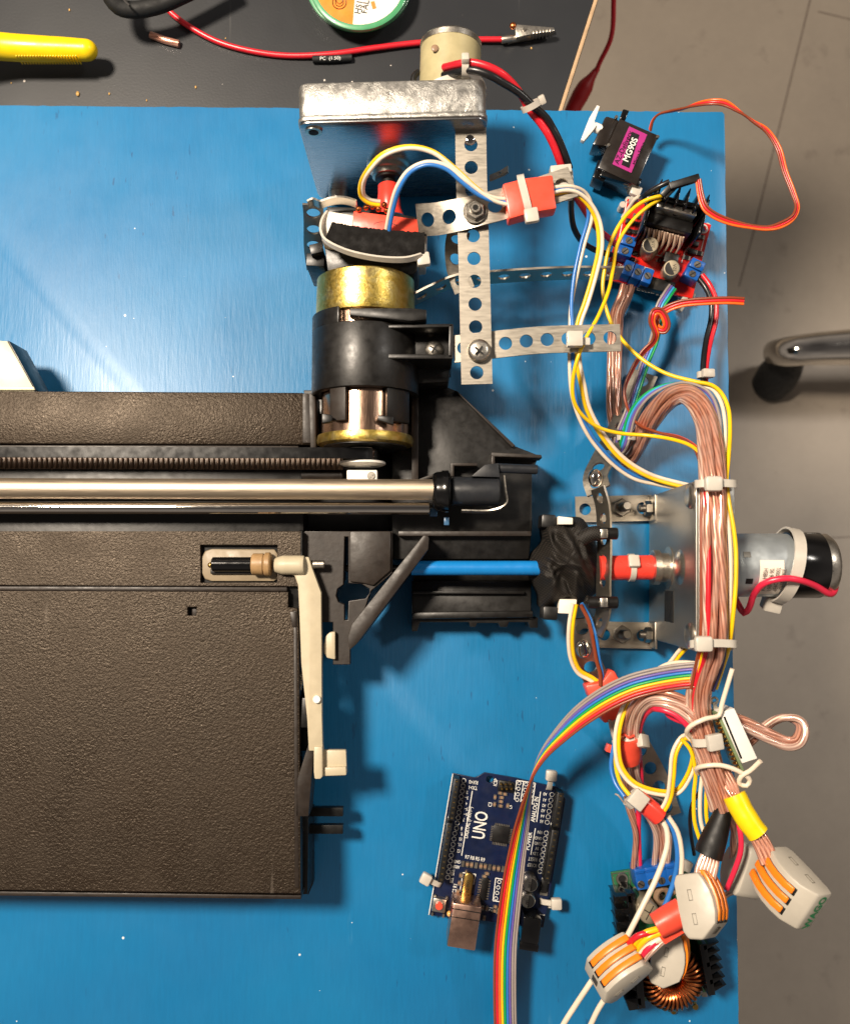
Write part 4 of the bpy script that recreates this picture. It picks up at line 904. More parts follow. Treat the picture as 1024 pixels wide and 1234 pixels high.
def pill(x, y, w, l, ang, z0, z1, Zf, name, mat, parent, txt=None):
    a = math.radians(-ang); e2 = V((-math.sin(a), math.cos(a), 0)); e1 = V((math.cos(a), math.sin(a), 0)); c = U(*Zf(x, y), z1); P = []
    for k in range(28):
        t = 2*math.pi*k/28; s = 1 if math.sin(t) >= 0 else -1; q = c+e1*(w/2)*math.cos(t)+e2*(w/2*math.sin(t)+s*(l-w)/2); P.append((q.x, q.y))
    m = M(); m.prism(P, z0, z1); o = build(name, m, MT[mat], parent, bev=1.2)
    if txt: letx(txt, *Zf(x, y), z1+.1, ang-90, 5.4, MT['chip'], o)
    return o
pill(358, 772, 11, 30, ANG, 12, 20, Z1, 'crystal', 'brass', ub, '12.000')
def canCap(x, y, zt, r, Zf, parent, ang=0, z0=12, mark=True, body='steel', txt=None):
    c = U(*Zf(x, y), zt); m = M(); m.lathe((c.x, c.y, z0), (0, 0, 1), [(0, r), (2, r), (3, r*.93), (4, r), (zt-z0-2, r), (zt-z0, r*.9), (zt-z0+.1, r*.85)], 32)
    o = build('capacitor', m, MT[body], parent)
    if mark:
        a0 = math.radians(-ang); P = [(c.x+r*.84*math.cos(a0+math.pi*(k/14-.5)), c.y+r*.84*math.sin(a0+math.pi*(k/14-.5))) for k in range(15)]; m = M(); m.prism(P, zt+.05, zt+.4); build('polarity_mark', m, MT['chip'], o)
    if txt: letx(txt, *Zf(x-6, y), zt+.5, 90+ang, 5, MT['chip'], o)
    return o
canCap(728, 762, 34, 8.4, Z1, ub, 9, txt='100'); canCap(713, 858, 34, 8.4, Z1, ub, 9, txt='100')
m = M(); m.bpx(*Z1(808, 775), 17, 12, 7, 14, ANG); build('diode', m, MT['chip'], ub, bev=.6); smd(808, 775, ANG, Z1, ub, 8.5, 18, 12, 'chip')
m = M(); m.bpx(*Z1(730, 1040), 46, 12, 20, 30, ANG, 0); a = math.radians(-ANG); e2 = V((-math.sin(a), math.cos(a), 0)); c = U(*Z1(733, 965), 34); c2 = U(*Z1(715, 1120), 34)
m.cyl((c.x, c.y, 34), (c2.x, c2.y, 34), 11, 28); m.bpx(*Z1(718, 1130), 47, 12, 21.5, 8, ANG); build('power_jack', m, MT['blkshiny'], ub, bev=1.5)
m = M(); m.bpx(*Z1(338, 1010), 50, 13, 32, 48, ANG); us = build('usb_socket', m, plain('socket_shell', '#d8b09c', .3, 1, .08), ub, bev=1.6)  # shell tinted coppery: a warm reflection put into its base colour
m = M(); m.bpx(*Z1(350, 915), 50.7, 49, 32.4, 1.0, ANG); m.bpx(*Z1(343, 962), 50.7, 49, 32.4, .9, ANG); build('seam', m, MT['chip'], us)
m = M(); m.bpx(*Z1(190, 885), 22, 12, 15, 15, ANG); bt = build('reset_button', m, MT['steel'], ub, bev=1); m = M(); m.cpx(*Z1(190, 890), 26, 20, 4.2); build('button_cap', m, MT['redtape'], bt)
m = M()
for (x, y) in ((165, 832), (235, 842), (150, 935), (215, 945)): m.bpx(*Z1(x, y), 16, 12, 2.4, 4, ANG)
build('button_legs', m, MT['solder'], bt); m = M(); m.sphere(U(*Z1(252, 932), 16), 3.4); build('indicator', m, plain('amber', '#d9a860', .3), ub)
def tie_end(label, hx, hy, sx, sy, z, zs):
    t = thing('zip_tie', label, 'zip tie', U(hx, hy, 0), 'white zip ties fixing the circuit boards'); a = U(hx, hy, z); b = U(sx, sy, zs); d = (b-a); d.z = 0; d.normalize(); s = V((-d.y, d.x, 0))
    m = M(); m.box(a, d*6.2, s*6.4, V((0, 0, 4.5))); build('head', m, MT['tie'], t, bev=2.2)
    m = M(); m.band([a, (a+b)/2+V((0, 0, 1)), b, b-V((0, 0, 14))], s, 6, 2, closed=False); build('strap', m, MT['tie'], t)
tie_end('white zip tie at the upper right corner of the dark blue circuit board', 664, 934.5, 661, 951, 24, 15)
tie_end('white zip tie at the left edge of the dark blue circuit board', 513, 1059, 530, 1066, 22, 15)
tie_end('white zip tie at the lower right edge of the dark blue circuit board', 670, 1089, 652, 1086, 22, 14)

# ================================================================ red driver board
Z7 = zf(680, 190, 4.267)
rb = thing('circuit_board', 'red motor driver board with blue screw terminals and a black heat sink', 'circuit board', U(795, 295, 0))
rp = [Z7(*p) for p in ((325, 212), (752, 346), (655, 722), (204, 622))]
holed('pcb', [upoly(rp, 22), circ(*Z7(712, 366), 4.2, 22)[::-1]], 17, 22, MT['pcbred'], rb, bev=.3)
RA = 15
m = M(); m.torus(U(*Z7(712, 366), 22.4), (0, 0, 1), 5, .9, 24, 6)
for L in (((470, 500), (530, 515)), ((470, 530), (520, 545)), ((385, 555), (455, 575)), ((385, 565), (452, 585)), ((260, 510), (300, 400)), ((430, 190), (380, 380)), ((380, 380), (400, 385)), ((240, 540), (230, 600)), ((380, 560), (460, 580)), ((320, 225), (265, 480)), ((620, 480), (600, 540)), ((700, 480), (715, 420)), ((560, 500), (520, 490))): silkline(m, *L[0], *L[1], Z7, 22.2)
build('silk_print', m, MT['silk'], rb, flat=True)
m = M()
for (x, y) in ((212, 600), (735, 350), (330, 215), (655, 705), (300, 240)): m.cpx(*Z7(x, y), 17, .2, 4)
build('spacer', m, MT['tie'], rb)
letx('A', *Z7(230, 548), 22.2, -75, 9, MT['silk'], rb); letx('OUT', *Z7(262, 552), 22.2, 15, 7, MT['silk'], rb); letx('ENA IN1 IN2', *Z7(440, 690), 22.2, 14, 6, MT['silk'], rb); letx('12V GND', *Z7(235, 600), 22.2, 15, 6, MT['silk'], rb)
def terminal(parent, Zf, pts, ang, w, l, zt, z0=22):
    for (x, y) in pts:
        m = M(); m.bpx(*Zf(x, y), zt, z0, l, w, ang); a = math.radians(-ang); e2 = V((-math.sin(a), math.cos(a), 0)); o = build('screw_terminal', m, MT['term'], parent, bev=1.1)
        m = M(); m.cpx(*Zf(x, y), zt+1, zt-3, 4.3, 20); s = build('terminal_screw', m, MT['nut'], o)
        m = M(); m.bpx(*Zf(x, y), zt+1.3, zt, 7, 1.1, ang+35); build('slot', m, MT['darkhole'], s)
terminal(rb, Z7, ((332, 425), (312, 478)), 108, 17, 11.5, 46)
terminal(rb, Z7, ((328, 566), (378, 586), (428, 606)), RA+5, 18, 11.5, 46)
terminal(rb, Z7, ((684, 548), (658, 596)), 116, 17, 11.5, 46)
m = M(); c = U(*Z7(580, 270), 78)
e1 = V((math.cos(math.radians(-RA)), math.sin(math.radians(-RA)), 0)); e2 = V((-e1.y, e1.x, 0))
def hb(m, x, y, zt, zb, a_, b_): cc = U(*Z7(x, y), zt); m.box((cc.x, cc.y, (zt+zb)/2), e1*a_/2, e2*b_/2, V((0, 0, (zt-zb)/2)))
hb(m, 592, 225, 92, 24, 60, 5)
for k in range(6):
    x = 485+k*49; y = 168+k*15; cc = U(*Z7(x, y), 100)
    pr_ = [(cc-e1*1.3-e2*9)[:2], (cc+e1*1.3-e2*9)[:2], (cc+e1*.6+e2*12)[:2], (cc-e1*.6+e2*12)[:2]]; m.prism([tuple(p) for p in pr_], 24, 104-k*.5)
for (x, y) in ((430, 270), (720, 300)): hb(m, x, y, 90, 24, 3, 40)
build('heat_sink', m, MT['blkshiny'], rb, bev=.5)
m = M(); hb(m, 578, 262, 88, 62, 46, 7); tb_ = build('chip_tab', m, MT['steel'], rb, bev=1); m = M(); cc = U(*Z7(572, 278), 80); m.torus(cc-V((0, 0, 0)), (0, -.6, 1), 3.6, 1.2, 20, 6); m.sphere(cc, 2.6); build('tab_screw', m, MT['blkshiny'], tb_)
m = M(); hb(m, 545, 330, 72, 26, 52, 15); build('driver_chip', m, MT['chip'], rb, bev=1)
m = M()
for k in range(15):
    t = k/14; x = 412+t*190; y = 375+t*52; a = U(*Z7(x+8, y-18), 64); b = U(*Z7(x-3, y+20+(k % 2)*24), 52); d = V((b.x, b.y, 22)); m.tube([a, b, d], 1.35, 6, step=8)
build('chip_pins', m, MT['pin'], rb)
def ecap(x, y, bx, by, zt, r):
    a = U(*Z7(x, y), zt); b = U(*Z7(bx, by), 22); m = M(); d = (a-b); L = d.length; m.lathe(b, d, [(0, r*.9), (2, r), (L-2, r), (L, r*.9), (L+.1, r*.8)], 32); o = build('capacitor', m, MT['silvercan'], rb)
    m = M(); nn = d.normalized(); q = a+nn*.4; s = nn.cross(V((0, 1, 0))).normalized(); u2 = s.cross(nn)
    m.add([q+(s*math.cos(math.pi*(k/12-.5)-.4)+u2*math.sin(math.pi*(k/12-.5)-.4))*r*.8 for k in range(13)], [list(range(13))[::-1]]); build('polarity_mark', m, MT['chip'], o, flat=True)
    lettering('35V', q+nn*.2-s*3, u2, -s, 5.5, MT['chip'], o)
MT['silvercan'] = plain('capacitor_can', '#a79b84', .35, .5, .1)
ecap(440, 448, 425, 495, 64, 9.6); ecap(550, 568, 530, 600, 64, 9.6)
m = M(); m.bpx(*Z7(550, 515), 40, 22, 17, 13, RA); build('regulator', m, MT['chip'], rb, bev=1)
for (x, y) in ((365, 490), (350, 520), (495, 525)): m = M(); m.bpx(*Z7(x, y), 27, 22, 6, 5, RA); build('small_part', m, MT['chip'], rb, bev=1)
for (x, y, a) in ((370, 302, RA), (358, 338, RA), (345, 380, RA), (690, 492, RA), (640, 478, RA), (625, 515, RA), (650, 435, RA), (700, 408, RA)): smd(x, y, a+90, Z7, rb, 5, 9, 22, 'chip')
for (x, y) in ((335, 325), (322, 372), (680, 400), (672, 440), (660, 482)): m = M(); m.bpx(*Z7(x, y), 28, 22, 9, 6, RA); build('diode', m, MT['chip'], rb, bev=.6)
m = M(); m.bpx(*Z7(480, 650), 34, 22, 40, 15, RA); build('pin_block', m, MT['blk'], rb, bev=1)
tie_end('white zip tie at the upper left corner of the red driver board', 765.5, 231, 760, 243, 32, 26)
tie_end('white zip tie under the lower right corner of the red driver board', 818, 369, 826, 357, 16, 20)

# ================================================================ servo
Z3 = zf(660, 0, 2.813)
sv = thing('servo', 'small dark translucent servo with purple label and white horn, upper right of the board', 'servo', U(755, 180, 0))
ms = plain('smoky_plastic', '#241f1c', .22, 0, .2, coat=.4)
SA = 21
m = M(); m.ppx([Z3(243, 400), Z3(376, 458), Z3(300, 628), Z3(168, 568)], 44, 6); build('case', m, ms, sv, bev=1.8)
m = M(); m.ppx([Z3(196, 390), Z3(243, 404), Z3(206, 496), Z3(150, 490)], 40, 10); gg = build('gear_housing', m, ms, sv, bev=3)
m = M(); m.ppx([Z3(255, 368), Z3(276, 374), Z3(262, 408), Z3(244, 400)], 36, 20); build('mounting_ear', m, MT['blkshiny'], sv, bev=1.2); m = M(); m.ppx([Z3(170, 540), Z3(212, 556), Z3(190, 618), Z3(152, 600)], 36, 10); m.ppx([Z3(190, 560), Z3(320, 606), Z3(308, 632), Z3(176, 594)], 42, 30); build('mounting_ear', m, MT['blkshiny'], sv, bev=1.2)
m = M(); m.ppx([Z3(275, 428), Z3(336, 456), Z3(282, 586), Z3(218, 556)], 44.8, 44.2); lb = build('paper_label', m, plain('magenta_label', '#a8307c', .3, 0, .06, coat=.4), sv)
m = M(); m.ppx([Z3(284, 446), Z3(310, 457), Z3(275, 570), Z3(249, 558)], 45.1, 44.85); build('label_stripe', m, MT['chip'], lb)
letx('MG90S', *Z3(279, 508), 45.3, -66, 10.5, MT['silk'], lb, bold=.02); letx('AZ-Delivery', *Z3(256, 500), 45.2, -66, 8.6, MT['chip'], lb); letx('Micro Servo', *Z3(308, 520), 45.2, -66, 6, MT['chip'], lb)
m = M(); m.ppx([Z3(166, 356), Z3(176, 360), Z3(158, 410), Z3(165, 425), Z3(150, 445), Z3(122, 478), Z3(112, 472), Z3(130, 425), Z3(140, 400)], 42, 34); c = U(*Z3(158, 422), 40); m.cyl(c-V((0, 0, 6)), c+V((14, -6, -6)), 6); build('horn', m, MT['white'], sv, bev=1.2)
m = M()
for (x, y) in ((232, 395), (372, 462), (206, 490)): m.cpx(*Z3(x, y), 45, 40, 2)
build('case_screw', m, MT['nut'], sv)

# ================================================================ white block module on the cable trunk
wb = thing('display_module', 'white block on a green circuit strip tied to the cable trunk with cream wires', 'module', U(885, 890, 130))
Z3c = zf(780, 780, 4.6545); zt = 175
m = M(); m.ppx([Z3c(402, 366), Z3c(486, 342), Z3c(616, 624), Z3c(530, 652)], zt, zt-26); build('white_block', m, MT['white'], wb, bev=.8)
m = M(); m.ppx([Z3c(386, 372), Z3c(402, 366), Z3c(553, 716), Z3c(540, 722)], zt-2, zt-34); build('pcb', m, plain('pale_circuit_board', '#6f7f5c', .4, 0, .2), wb, bev=.6)
m = M(); m.ppx([Z3c(425, 392), Z3c(434, 388), Z3c(530, 622), Z3c(521, 626)], zt+.8, zt-1); build('black_strip', m, MT['chip'], wb)
m = M()
for k in range(12):
    t = k/11; x = 388+t*115; y = 395+t*270; a = U(*Z3c(x+8, y), zt-6); b = U(*Z3c(x-10, y+8), zt-8); m.tube([a, (a+b)/2+V((0, 0, 3)), b], 1.7, 8, step=3)
build('pins', m, MT['brass'], wb)
m = M(); m.torus(U(*Z3c(374, 300), zt-20), (0, 0, 1), 3.2, 1.2, 20, 6); m.ppx([Z3c(366, 310), Z3c(384, 306), Z3c(396, 360), Z3c(372, 366)], zt-18, zt-21); build('solder_tag', m, MT['steel'], wb)

# ================================================================ green converter board with heat sinks
Z4 = zf(680, 960, 4.505)
gb_ = thing('circuit_board', 'green power converter board between two black finned heat sinks under the lever connectors', 'circuit board', U(810, 1130, 0))
m = M(); m.ppx([Z4(250, 412), Z4(660, 345), Z4(720, 600), Z4(775, 1078), Z4(330, 1120), Z4(290, 640)], 20, 16); build('pcb', m, MT['pcbgreen'], gb_, bev=.4)
for q_ in ((312, 447), (716, 1052)): m = M(); m.torus(U(*Z4(*q_), 20.3), (0, 0, 1), 5.6, 1.7, 28, 6); build('plated_ring', m, MT['solder'], gb_); m = M(); m.cpx(*Z4(*q_), 20.4, 20, 4); build('mounting_hole', m, MT['darkhole'], gb_)
m = M()
for (x, y) in ((595, 372), (345, 495), (318, 508)): m.torus(U(*Z4(x, y), 20.3), (0, 0, 1), 2, .6, 14, 5)
for L in (((255, 420), (275, 520)), ((350, 400), (360, 500)), ((255, 420), (345, 405)), ((300, 500), (335, 495))): silkline(m, *L[0], *L[1], Z4, 20.2)
build('silk_print', m, MT['solder'], gb_)

for i, (x, y) in enumerate(((416, 476), (472, 466), (528, 456), (584, 446))):
    m = M(); m.bpx(*Z4(x, y-26), 48, 20, 12.3, 23, -9); o = build('screw_terminal', m, MT['term'], gb_, bev=1); m = M(); m.cpx(*Z4(x, y+2), 49, 45, 4.2, 20); s_ = build('terminal_screw', m, MT['nut'], o)
    m = M(); m.bpx(*Z4(x, y+2), 49.4, 48, 7, 1.1, 30+i*25); build('slot', m, MT['darkhole'], s_)
    m = M(); m.bpx(*Z4(x-8, y-62), 50, 30, 10, 1.4, -9); build('rib', m, MT['term'], o)
def fins(pts, n, side, zt):
    a = U(*Z4(*pts[0]), zt); b = U(*Z4(*pts[1]), zt); d = (b-a).normalized(); s = V((d.y, -d.x, 0))*side; m = M(); L = (b-a).length; c = (a+b)/2
    m.box((c.x, c.y, (zt+20)/2), d*L/2, s*4, V((0, 0, (zt-20)/2)))
    for k in range(n):
        p = a+d*(L*(k+.5)/n); q = p+s*18-d*4
        w = L/n*.32; m.prism([tuple((p-d*w)[:2]), tuple((p+d*w)[:2]), tuple((q+d*.4)[:2]), tuple((q-d*.4)[:2])], 20, zt-(k % 2))
    build('heat_sink', m, MT['blkshiny'], gb_, bev=.5)
fins(((360, 525), (420, 1150)), 9, 1, 58); fins(((750, 800), (800, 1080)), 6, -1, 56)
m = M(); m.ppx([Z4(262, 530), Z4(340, 525), Z4(400, 620), Z4(420, 1155), Z4(350, 1165), Z4(322, 1080)], 40, 21); build('heat_sink_base', m, MT['blkshiny'], gb_, bev=1)
canCap(462, 638, 74, 11.5, Z4, gb_, 20, 20, mark=False, body='silvercan')
m = M(); m.bpx(*Z4(462, 632), 74.6, 73.5, 17, .9, 30); m.bpx(*Z4(462, 632), 74.5, 73.5, 17, .9, 120); build('vent_cross', m, MT['chip'], gb_)
m = M(); a = U(*Z4(345, 520), 40); b = U(*Z4(400, 600), 44); m.cyl(a, b, 9.5, 24); build('capacitor', m, plain('green_capacitor', '#1c4638', .35, coat=.3), gb_)
tc = U(*Z4(590, 1000), 52); m = M(); m.torus((tc.x, tc.y, 42), (0, 0, 1), 23, 10, 36, 14); to = build('toroid', m, MT['chip'], gb_)
m = M(); P = []
nw = 34
for k in range(nw*14+1):
    t = k/(nw*14)*2*math.pi; w = t*nw; r = 23+12.5*math.cos(w); P.append((tc.x+r*math.cos(t), tc.y+r*math.sin(t), 42+12.5*math.sin(w)))
m.tube(P, 1.7, 6, step=9); build('copper_winding', m, MT['copper'], to)
for (x, y) in ((500, 560), (520, 545), (480, 590), (545, 590), (510, 610), (560, 530), (590, 520), (440, 560)): smd(x, y, 20+x % 70, Z4, gb_, 4.5, 8, 20)
m = M(); m.torus(U(*Z4(530, 540), 34), (0.3, 0, 1), 8, 3.4, 20, 8); build('small_coil', m, MT['ceramic'], gb_)
m = M(); m.bpx(*Z4(760, 1075), 20.6, 19.8, 6, 5, 0); build('pad', m, MT['solder'], gb_)
for (x, y) in ((592, 1168), (711, 1144)):
    m = M(); m.cpx(*Z4(x, y), 7, 0, 3.4, 16); c = U(*Z4(x, y), 4); d = U(*Z4(x, y-50), 16); m.tube([c+V((0, 3, 1)), d], .9, 6); build('board_pin', m, MT['brass'], gb_)
tie_end('white zip tie at the upper right corner of the green converter board', 826, 1043, 815, 1052, 40, 24)

# ================================================================ lever connectors
def lever_connector(label, px, py, z, eu, ev, L, flip=1, n=3, brand=False, wf=.66, tone='grey', levers=True):
    eu = V(eu).normalized(); ev = V(ev); ev = (ev-eu*ev.dot(eu)).normalized(); ew = eu.cross(ev)*flip
    c0 = U(px, py, z); Hh = L*.62; W_ = L*wf
    o = c0-eu*L/2-ev*Hh/2-ew*W_/2
    P = lambda u, v, w: o+eu*u*L+ev*v*Hh+ew*w*W_
    prof = [(0, .12), (0, .74), (.10, .84), (.26, .95), (.42, 1.0), (.60, 1.0), (.78, .93), (1.0, .50), (.97, .12), (.86, .02), (.5, 0), (.12, .02)]
    if brand: prof[7:9] = [(1.0, .64), (.99, .08)]
    t = thing('lever_connector', label, 'wire connector', c0-V((0, 0, 20)), 'grey lever connectors with orange levers')
    def pr2(name, profile, w0, w1, mat, bev, parent):
        k = len(profile); m = M(); vs = [P(u, v, w0) for u, v in profile]+[P(u, v, w1) for u, v in profile]
        fs = [list(range(k)), list(range(k, 2*k))[::-1]]+[(i, k+i, k+(i+1) % k, (i+1) % k) for i in range(k)]
        m.add(vs, fs); bm_ = build(name, m, mat, parent, bev=bev); 
        b = bmesh.new(); b.from_mesh(bm_.data); bmesh.ops.recalc_face_normals(b, faces=b.faces); b.to_mesh(bm_.data); b.free(); bm_.data.set_sharp_from_angle(angle=math.radians(40)); return bm_
    hb_ = pr2('housing', prof, 0, 1, MT[tone], 2.4, t)
    for i in range(n):
        a = .16+i*.27
        pr2('lever_slot', [(.02, .80), (.26, .962), (.42, 1.012), (.60, 1.012), (.785, .945), (.79, .90), (.6, .9), (.26, .85)], a-.02, a+.165, MT['chip'], .3, hb_)
        pr2('lever', [(-.04, .72), (-.03, .86), (.10, .95), (.26, 1.03), (.42, 1.07), (.60, 1.06), (.745, .985), (.76, .93), (.6, .95), (.26, .9)], a-.01, a+.155, MT['orange'], 1.4, t)
    def quad(name, pts, mat, parent=hb_):
        m = M(); a, b, c, d = pts; nn = (b-a).cross(d-a).normalized(); cc = (a+c)/2
        if (cc-c0).dot(nn) < 0: nn = -nn
        m.add([p+nn*.45 for p in pts]+[p-nn*.3 for p in pts], [(0, 1, 2, 3), (7, 6, 5, 4), (0, 4, 5, 1), (1, 5, 6, 2), (2, 6, 7, 3), (3, 7, 4, 0)]); return build(name, m, mat, parent, flat=True)
    lo = lambda s: (.80+.17*s, .90-.34*s)
    e = [lo(.25), lo(.75)]
    quad('test_window', [P(e[0][0]+.004, e[0][1]+.004, .40), P(e[0][0]+.004, e[0][1]+.004, .62), P(e[1][0]+.004, e[1][1]+.004, .62), P(e[1][0]+.004, e[1][1]+.004, .40)], plain('window_recess', '#3a352d', .5))
    sh2 = plain('slot_shade', '#6f6a60', .6)
    for w in (0, 1):
        for u0 in (.24, .60):
            for (a, b, c, d) in ((u0, u0+.17, .36, .372), (u0, u0+.17, .46, .468), (u0, u0+.012, .36, .46), (u0+.16, u0+.172, .36, .46)):
                quad('moulded_slot', [P(a, c, w), P(b, c, w), P(b, d, w), P(a, d, w)], sh2)
    if brand:
        lettering('WAGO', P(1.0, .36, .5)+eu*.3, -ew, ev, L*.2, MT['green'], hb_, bold=.03)
    return P
c1P = lever_connector('grey lever connector on the black sleeved cable with its orange levers to the right', 846, 1091, 165, (.10, -1, .38), (.80, .05, .58), 60, flip=-1)
c2P = lever_connector('grey lever connector at the lower left with two cream wires leaving the picture', 741, 1166, 125, (-.72, -.66, -.15), (-.40, .62, .72), 60, flip=-1)
c3P = lever_connector('grey lever connector with green lettering hanging past the board edge on the yellow sleeved cable', 949, 1069, 195, (.45, -.6, .95), (-.60, -.12, .8), 61, flip=1, brand=True, wf=.72)
c4P = lever_connector('shaded lever connector lying on the copper coil between two other connectors', 806, 1153, 92, (-.20, -1, .0), (.9, -.2, .35), 56, flip=-1)
c5P = lever_connector('beige lever connector half hidden behind the one with green lettering', 897, 1046, 105, (.35, 1, .0), (-.4, .3, -.9), 54, flip=-1)
# ================================================================ wires
def up(p): return U(*p)
def side_of(P, i):
    t = (P[min(i+1, len(P)-1)]-P[max(i-1, 0)]); s = t.cross(V((0, 0, 1)))
    return s.normalized() if s.length > 1e-3 else V((1, 0, 0))
def flat_cable(name, label, cat, pts, cols, r, tilt=None, group=None, rad=None, child='wire', jitter=0, spread=None):
    """several parallel wires side by side; tilt = list of angles (deg) of the flat over the path"""
    P, _ = smooth([up(p) for p in pts], 5.0); n = len(cols); t = thing(name, label, cat, P[0]-V((0, 0, r)), group); sp = spread or r*1.9
    S_ = [side_of(P, i) for i in range(len(P))]
    for _k in range(3): S_ = [(S_[max(i-1, 0)]+S_[i]+S_[min(i+1, len(S_)-1)]).normalized() for i in range(len(S_))]
    for k, col in enumerate(cols):
        Q = []
        for i, p in enumerate(P):
            a = math.radians(interp(tilt, i/(len(P)-1)) if tilt else 0); off = (k-(n-1)/2)*sp
            tg = (P[min(i+1, len(P)-1)]-P[max(i-1, 0)]).normalized(); nn = S_[i].cross(tg)
            q = p+(S_[i]*math.cos(a)+nn*math.sin(a))*off
            if jitter: q = q+V((mnoise.noise(V((i*.09, k*3.1, 1))), mnoise.noise(V((i*.09, k*3.1, 5))), mnoise.noise(V((i*.09, k*3.1, 8)))))*jitter
            Q.append(q)
        m = M(); m.tube(Q, r, 10, step=50); build(child, m, MT['w_'+col], t)
    return t
def wire(label, pts, col, r=2.6, group=None, cat='wire', name='wire'):
    m = M(); m.tube([up(p) for p in pts], r, 10, step=4.0); return build(name, m, MT['w_'+col], label=label, cat=cat, group=group)

flat_cable('twin_wire', 'yellow and white twin wire arching from the sensor clamp through the upper red tape', 'wire pair',
  [(458, 245, 148), (446, 243, 150), (437, 236, 156), (436, 222, 170), (445, 204, 190), (463, 186, 204), (492, 177.5, 208), (521, 183, 206), (548, 203, 200), (573, 226, 194), (596, 242, 186), (622, 247, 180), (650, 240, 178), (670, 232, 176), (691, 232, 172), (708, 244, 165), (720, 266, 156), (723, 297, 148), (716, 331, 140), (706, 365, 134), (697, 392, 130), (696, 433, 128), (702, 465, 118), (708, 492, 105), (724, 522, 90), (750, 553, 76), (782, 573, 66), (819, 584, 60), (850, 590, 50)],
  ['yellow', 'white'], 2.1, [20, 20, 50, 60, 100, 170, 180, 180, 180, 180, 180])
flat_cable('twin_wire', 'blue and white twin wire looping from the sensor clamp through the upper red tape', 'wire pair',
  [(467, 278, 150), (472, 252, 168), (480, 226, 186), (494, 206, 198), (515, 197, 204), (538, 202, 204), (559, 219, 200), (581, 235, 192), (606, 242, 184), (640, 234, 180), (669, 228, 178), (691, 227.5, 172), (706, 237, 160), (711, 258, 152), (701, 297, 142), (692, 338, 136), (688, 370, 132), (688, 394, 130), (688, 433, 128), (692, 480, 112), (709, 522, 92), (737, 556, 74), (764, 575, 62), (792, 582, 56), (814, 586, 54), (846, 592, 44)],
  ['white', 'blue'], 2.1, [20, 20, 0, 0, 0, 40, 140, 180, 180, 180, 180])
# red tape at the junction
rt = thing('red_tape_wrap', 'red tape wrapped round the upper perforated strip and two wire pairs', 'tape', U(638, 238, 160))
m = M(); m.ppx([(605, 221), (632, 214), (666, 210), (669, 240), (671, 251), (640, 256), (613, 264), (610, 245)], 187, 166); build('tape', m, MT['redtape'], rt, bev=2.4)
zt_ = thing('zip_tie', 'white zip tie strapped over the upper red tape', 'zip tie', U(636, 250, 170), 'white zip ties')
m = M(); m.band([U(627, 211, 166), U(627, 214, 187), U(631, 230, 189.5), U(636, 250, 189.5), U(638, 260, 184), U(639, 262, 164)], (1, .2, 0), 7.5, 1.6, closed=False, step=4); build('strap', m, MT['tie'], zt_)
m = M(); c = U(640, 260, 186); m.box(c, (7.2, 1.2, 0), (-1.1, 7.6, 0), (0, 0, 4)); build('head', m, MT['tie'], zt_, bev=2.2)
flat_cable('twin_wire', 'red and black twisted motor wires from the top motor down into the white clip', 'wire pair',
  [(535, 86, 170), (552, 82, 188), (568, 80, 196), (590, 86, 198), (610, 98, 192), (626, 112, 184), (640, 130, 176), (655, 146, 168), (668, 168, 160), (677, 190, 150), (682, 205, 140)], ['red', 'black'], 4.0, [-30, -20, 0, 0, 60, 120, 180, 180, 170])
ziptie('white zip tie round the red and black motor wires', U(640, 127, 178), (1, .6, 0), (.3, -.5, 1), 10.5, 9, 6, 20, hs=(5, 4.5, 3.5))
ziptie('white zip tie where the red and black motor wires leave the taped motor', U(560, 82, 190), (0, 1, 0), (0, 0, 1), 9, 9, 7, 70, hs=(5, 4, 4))
m = M(); m.ppx([(664, 207), (690, 204), (692, 232), (690, 240), (668, 243)], 166, 162); m.bpx(676, 203, 172, 158, 22, 9, -6); build('wire_clip', m, MT['tie'], bev=1.2, label='small white clip where the red and black motor wires meet the strip end', cat='clip')
wire('black wire curving from the white clip behind the wire pairs to the red driver board', [(688, 238, 140), (688, 255, 120), (691, 274, 100), (700, 290, 80), (714, 300, 60), (728, 305, 45), (736, 307, 38)], 'black', 3.4)
wire('red wire curving from the white clip behind the wire pairs to the red driver board', [(692, 235, 140), (702, 250, 125), (712, 266, 105), (722, 278, 80), (733, 287, 55), (742, 295, 40)], 'red', 3.6)
# yellow jumpers
wire('yellow jumper wire bowing left from the black plug and running along the right edge', [(797, 236, 104), (784, 239, 108), (771, 245, 110), (752, 262, 110), (736, 291, 108), (729, 320, 106), (726, 349, 104), (734, 384, 104), (748, 408, 104), (772, 432, 108), (802, 450, 120), (838, 460, 135), (857, 464, 145), (869, 474, 155), (877, 492, 162), (879, 520, 172), (877, 555, 190), (875, 580, 200), (878, 606, 206), (883, 634, 208), (886, 661, 208), (886, 703, 208), (883, 739, 206), (880, 766, 200), (877, 783, 190), (870, 805, 176), (862, 830, 166)], 'yellow', 2.15)
wire('yellow jumper wire crossing the strips diagonally and swinging under the brown ribbon into the trunk', [(795, 240, 100), (779, 250, 106), (760, 268, 110), (744, 294, 114), (738, 326, 120), (733, 350, 130), (720, 382, 142), (705, 409, 148), (695, 434, 146), (690, 458, 138), (691, 482, 128), (701, 500, 118), (721, 515, 108), (746, 522, 104), (782, 525, 110), (812, 530, 130), (835, 539, 155), (847, 555, 178), (852, 580, 198), (852, 620, 204), (851, 700, 204), (849, 770, 200), (842, 810, 180)], 'yellow', 2.1)
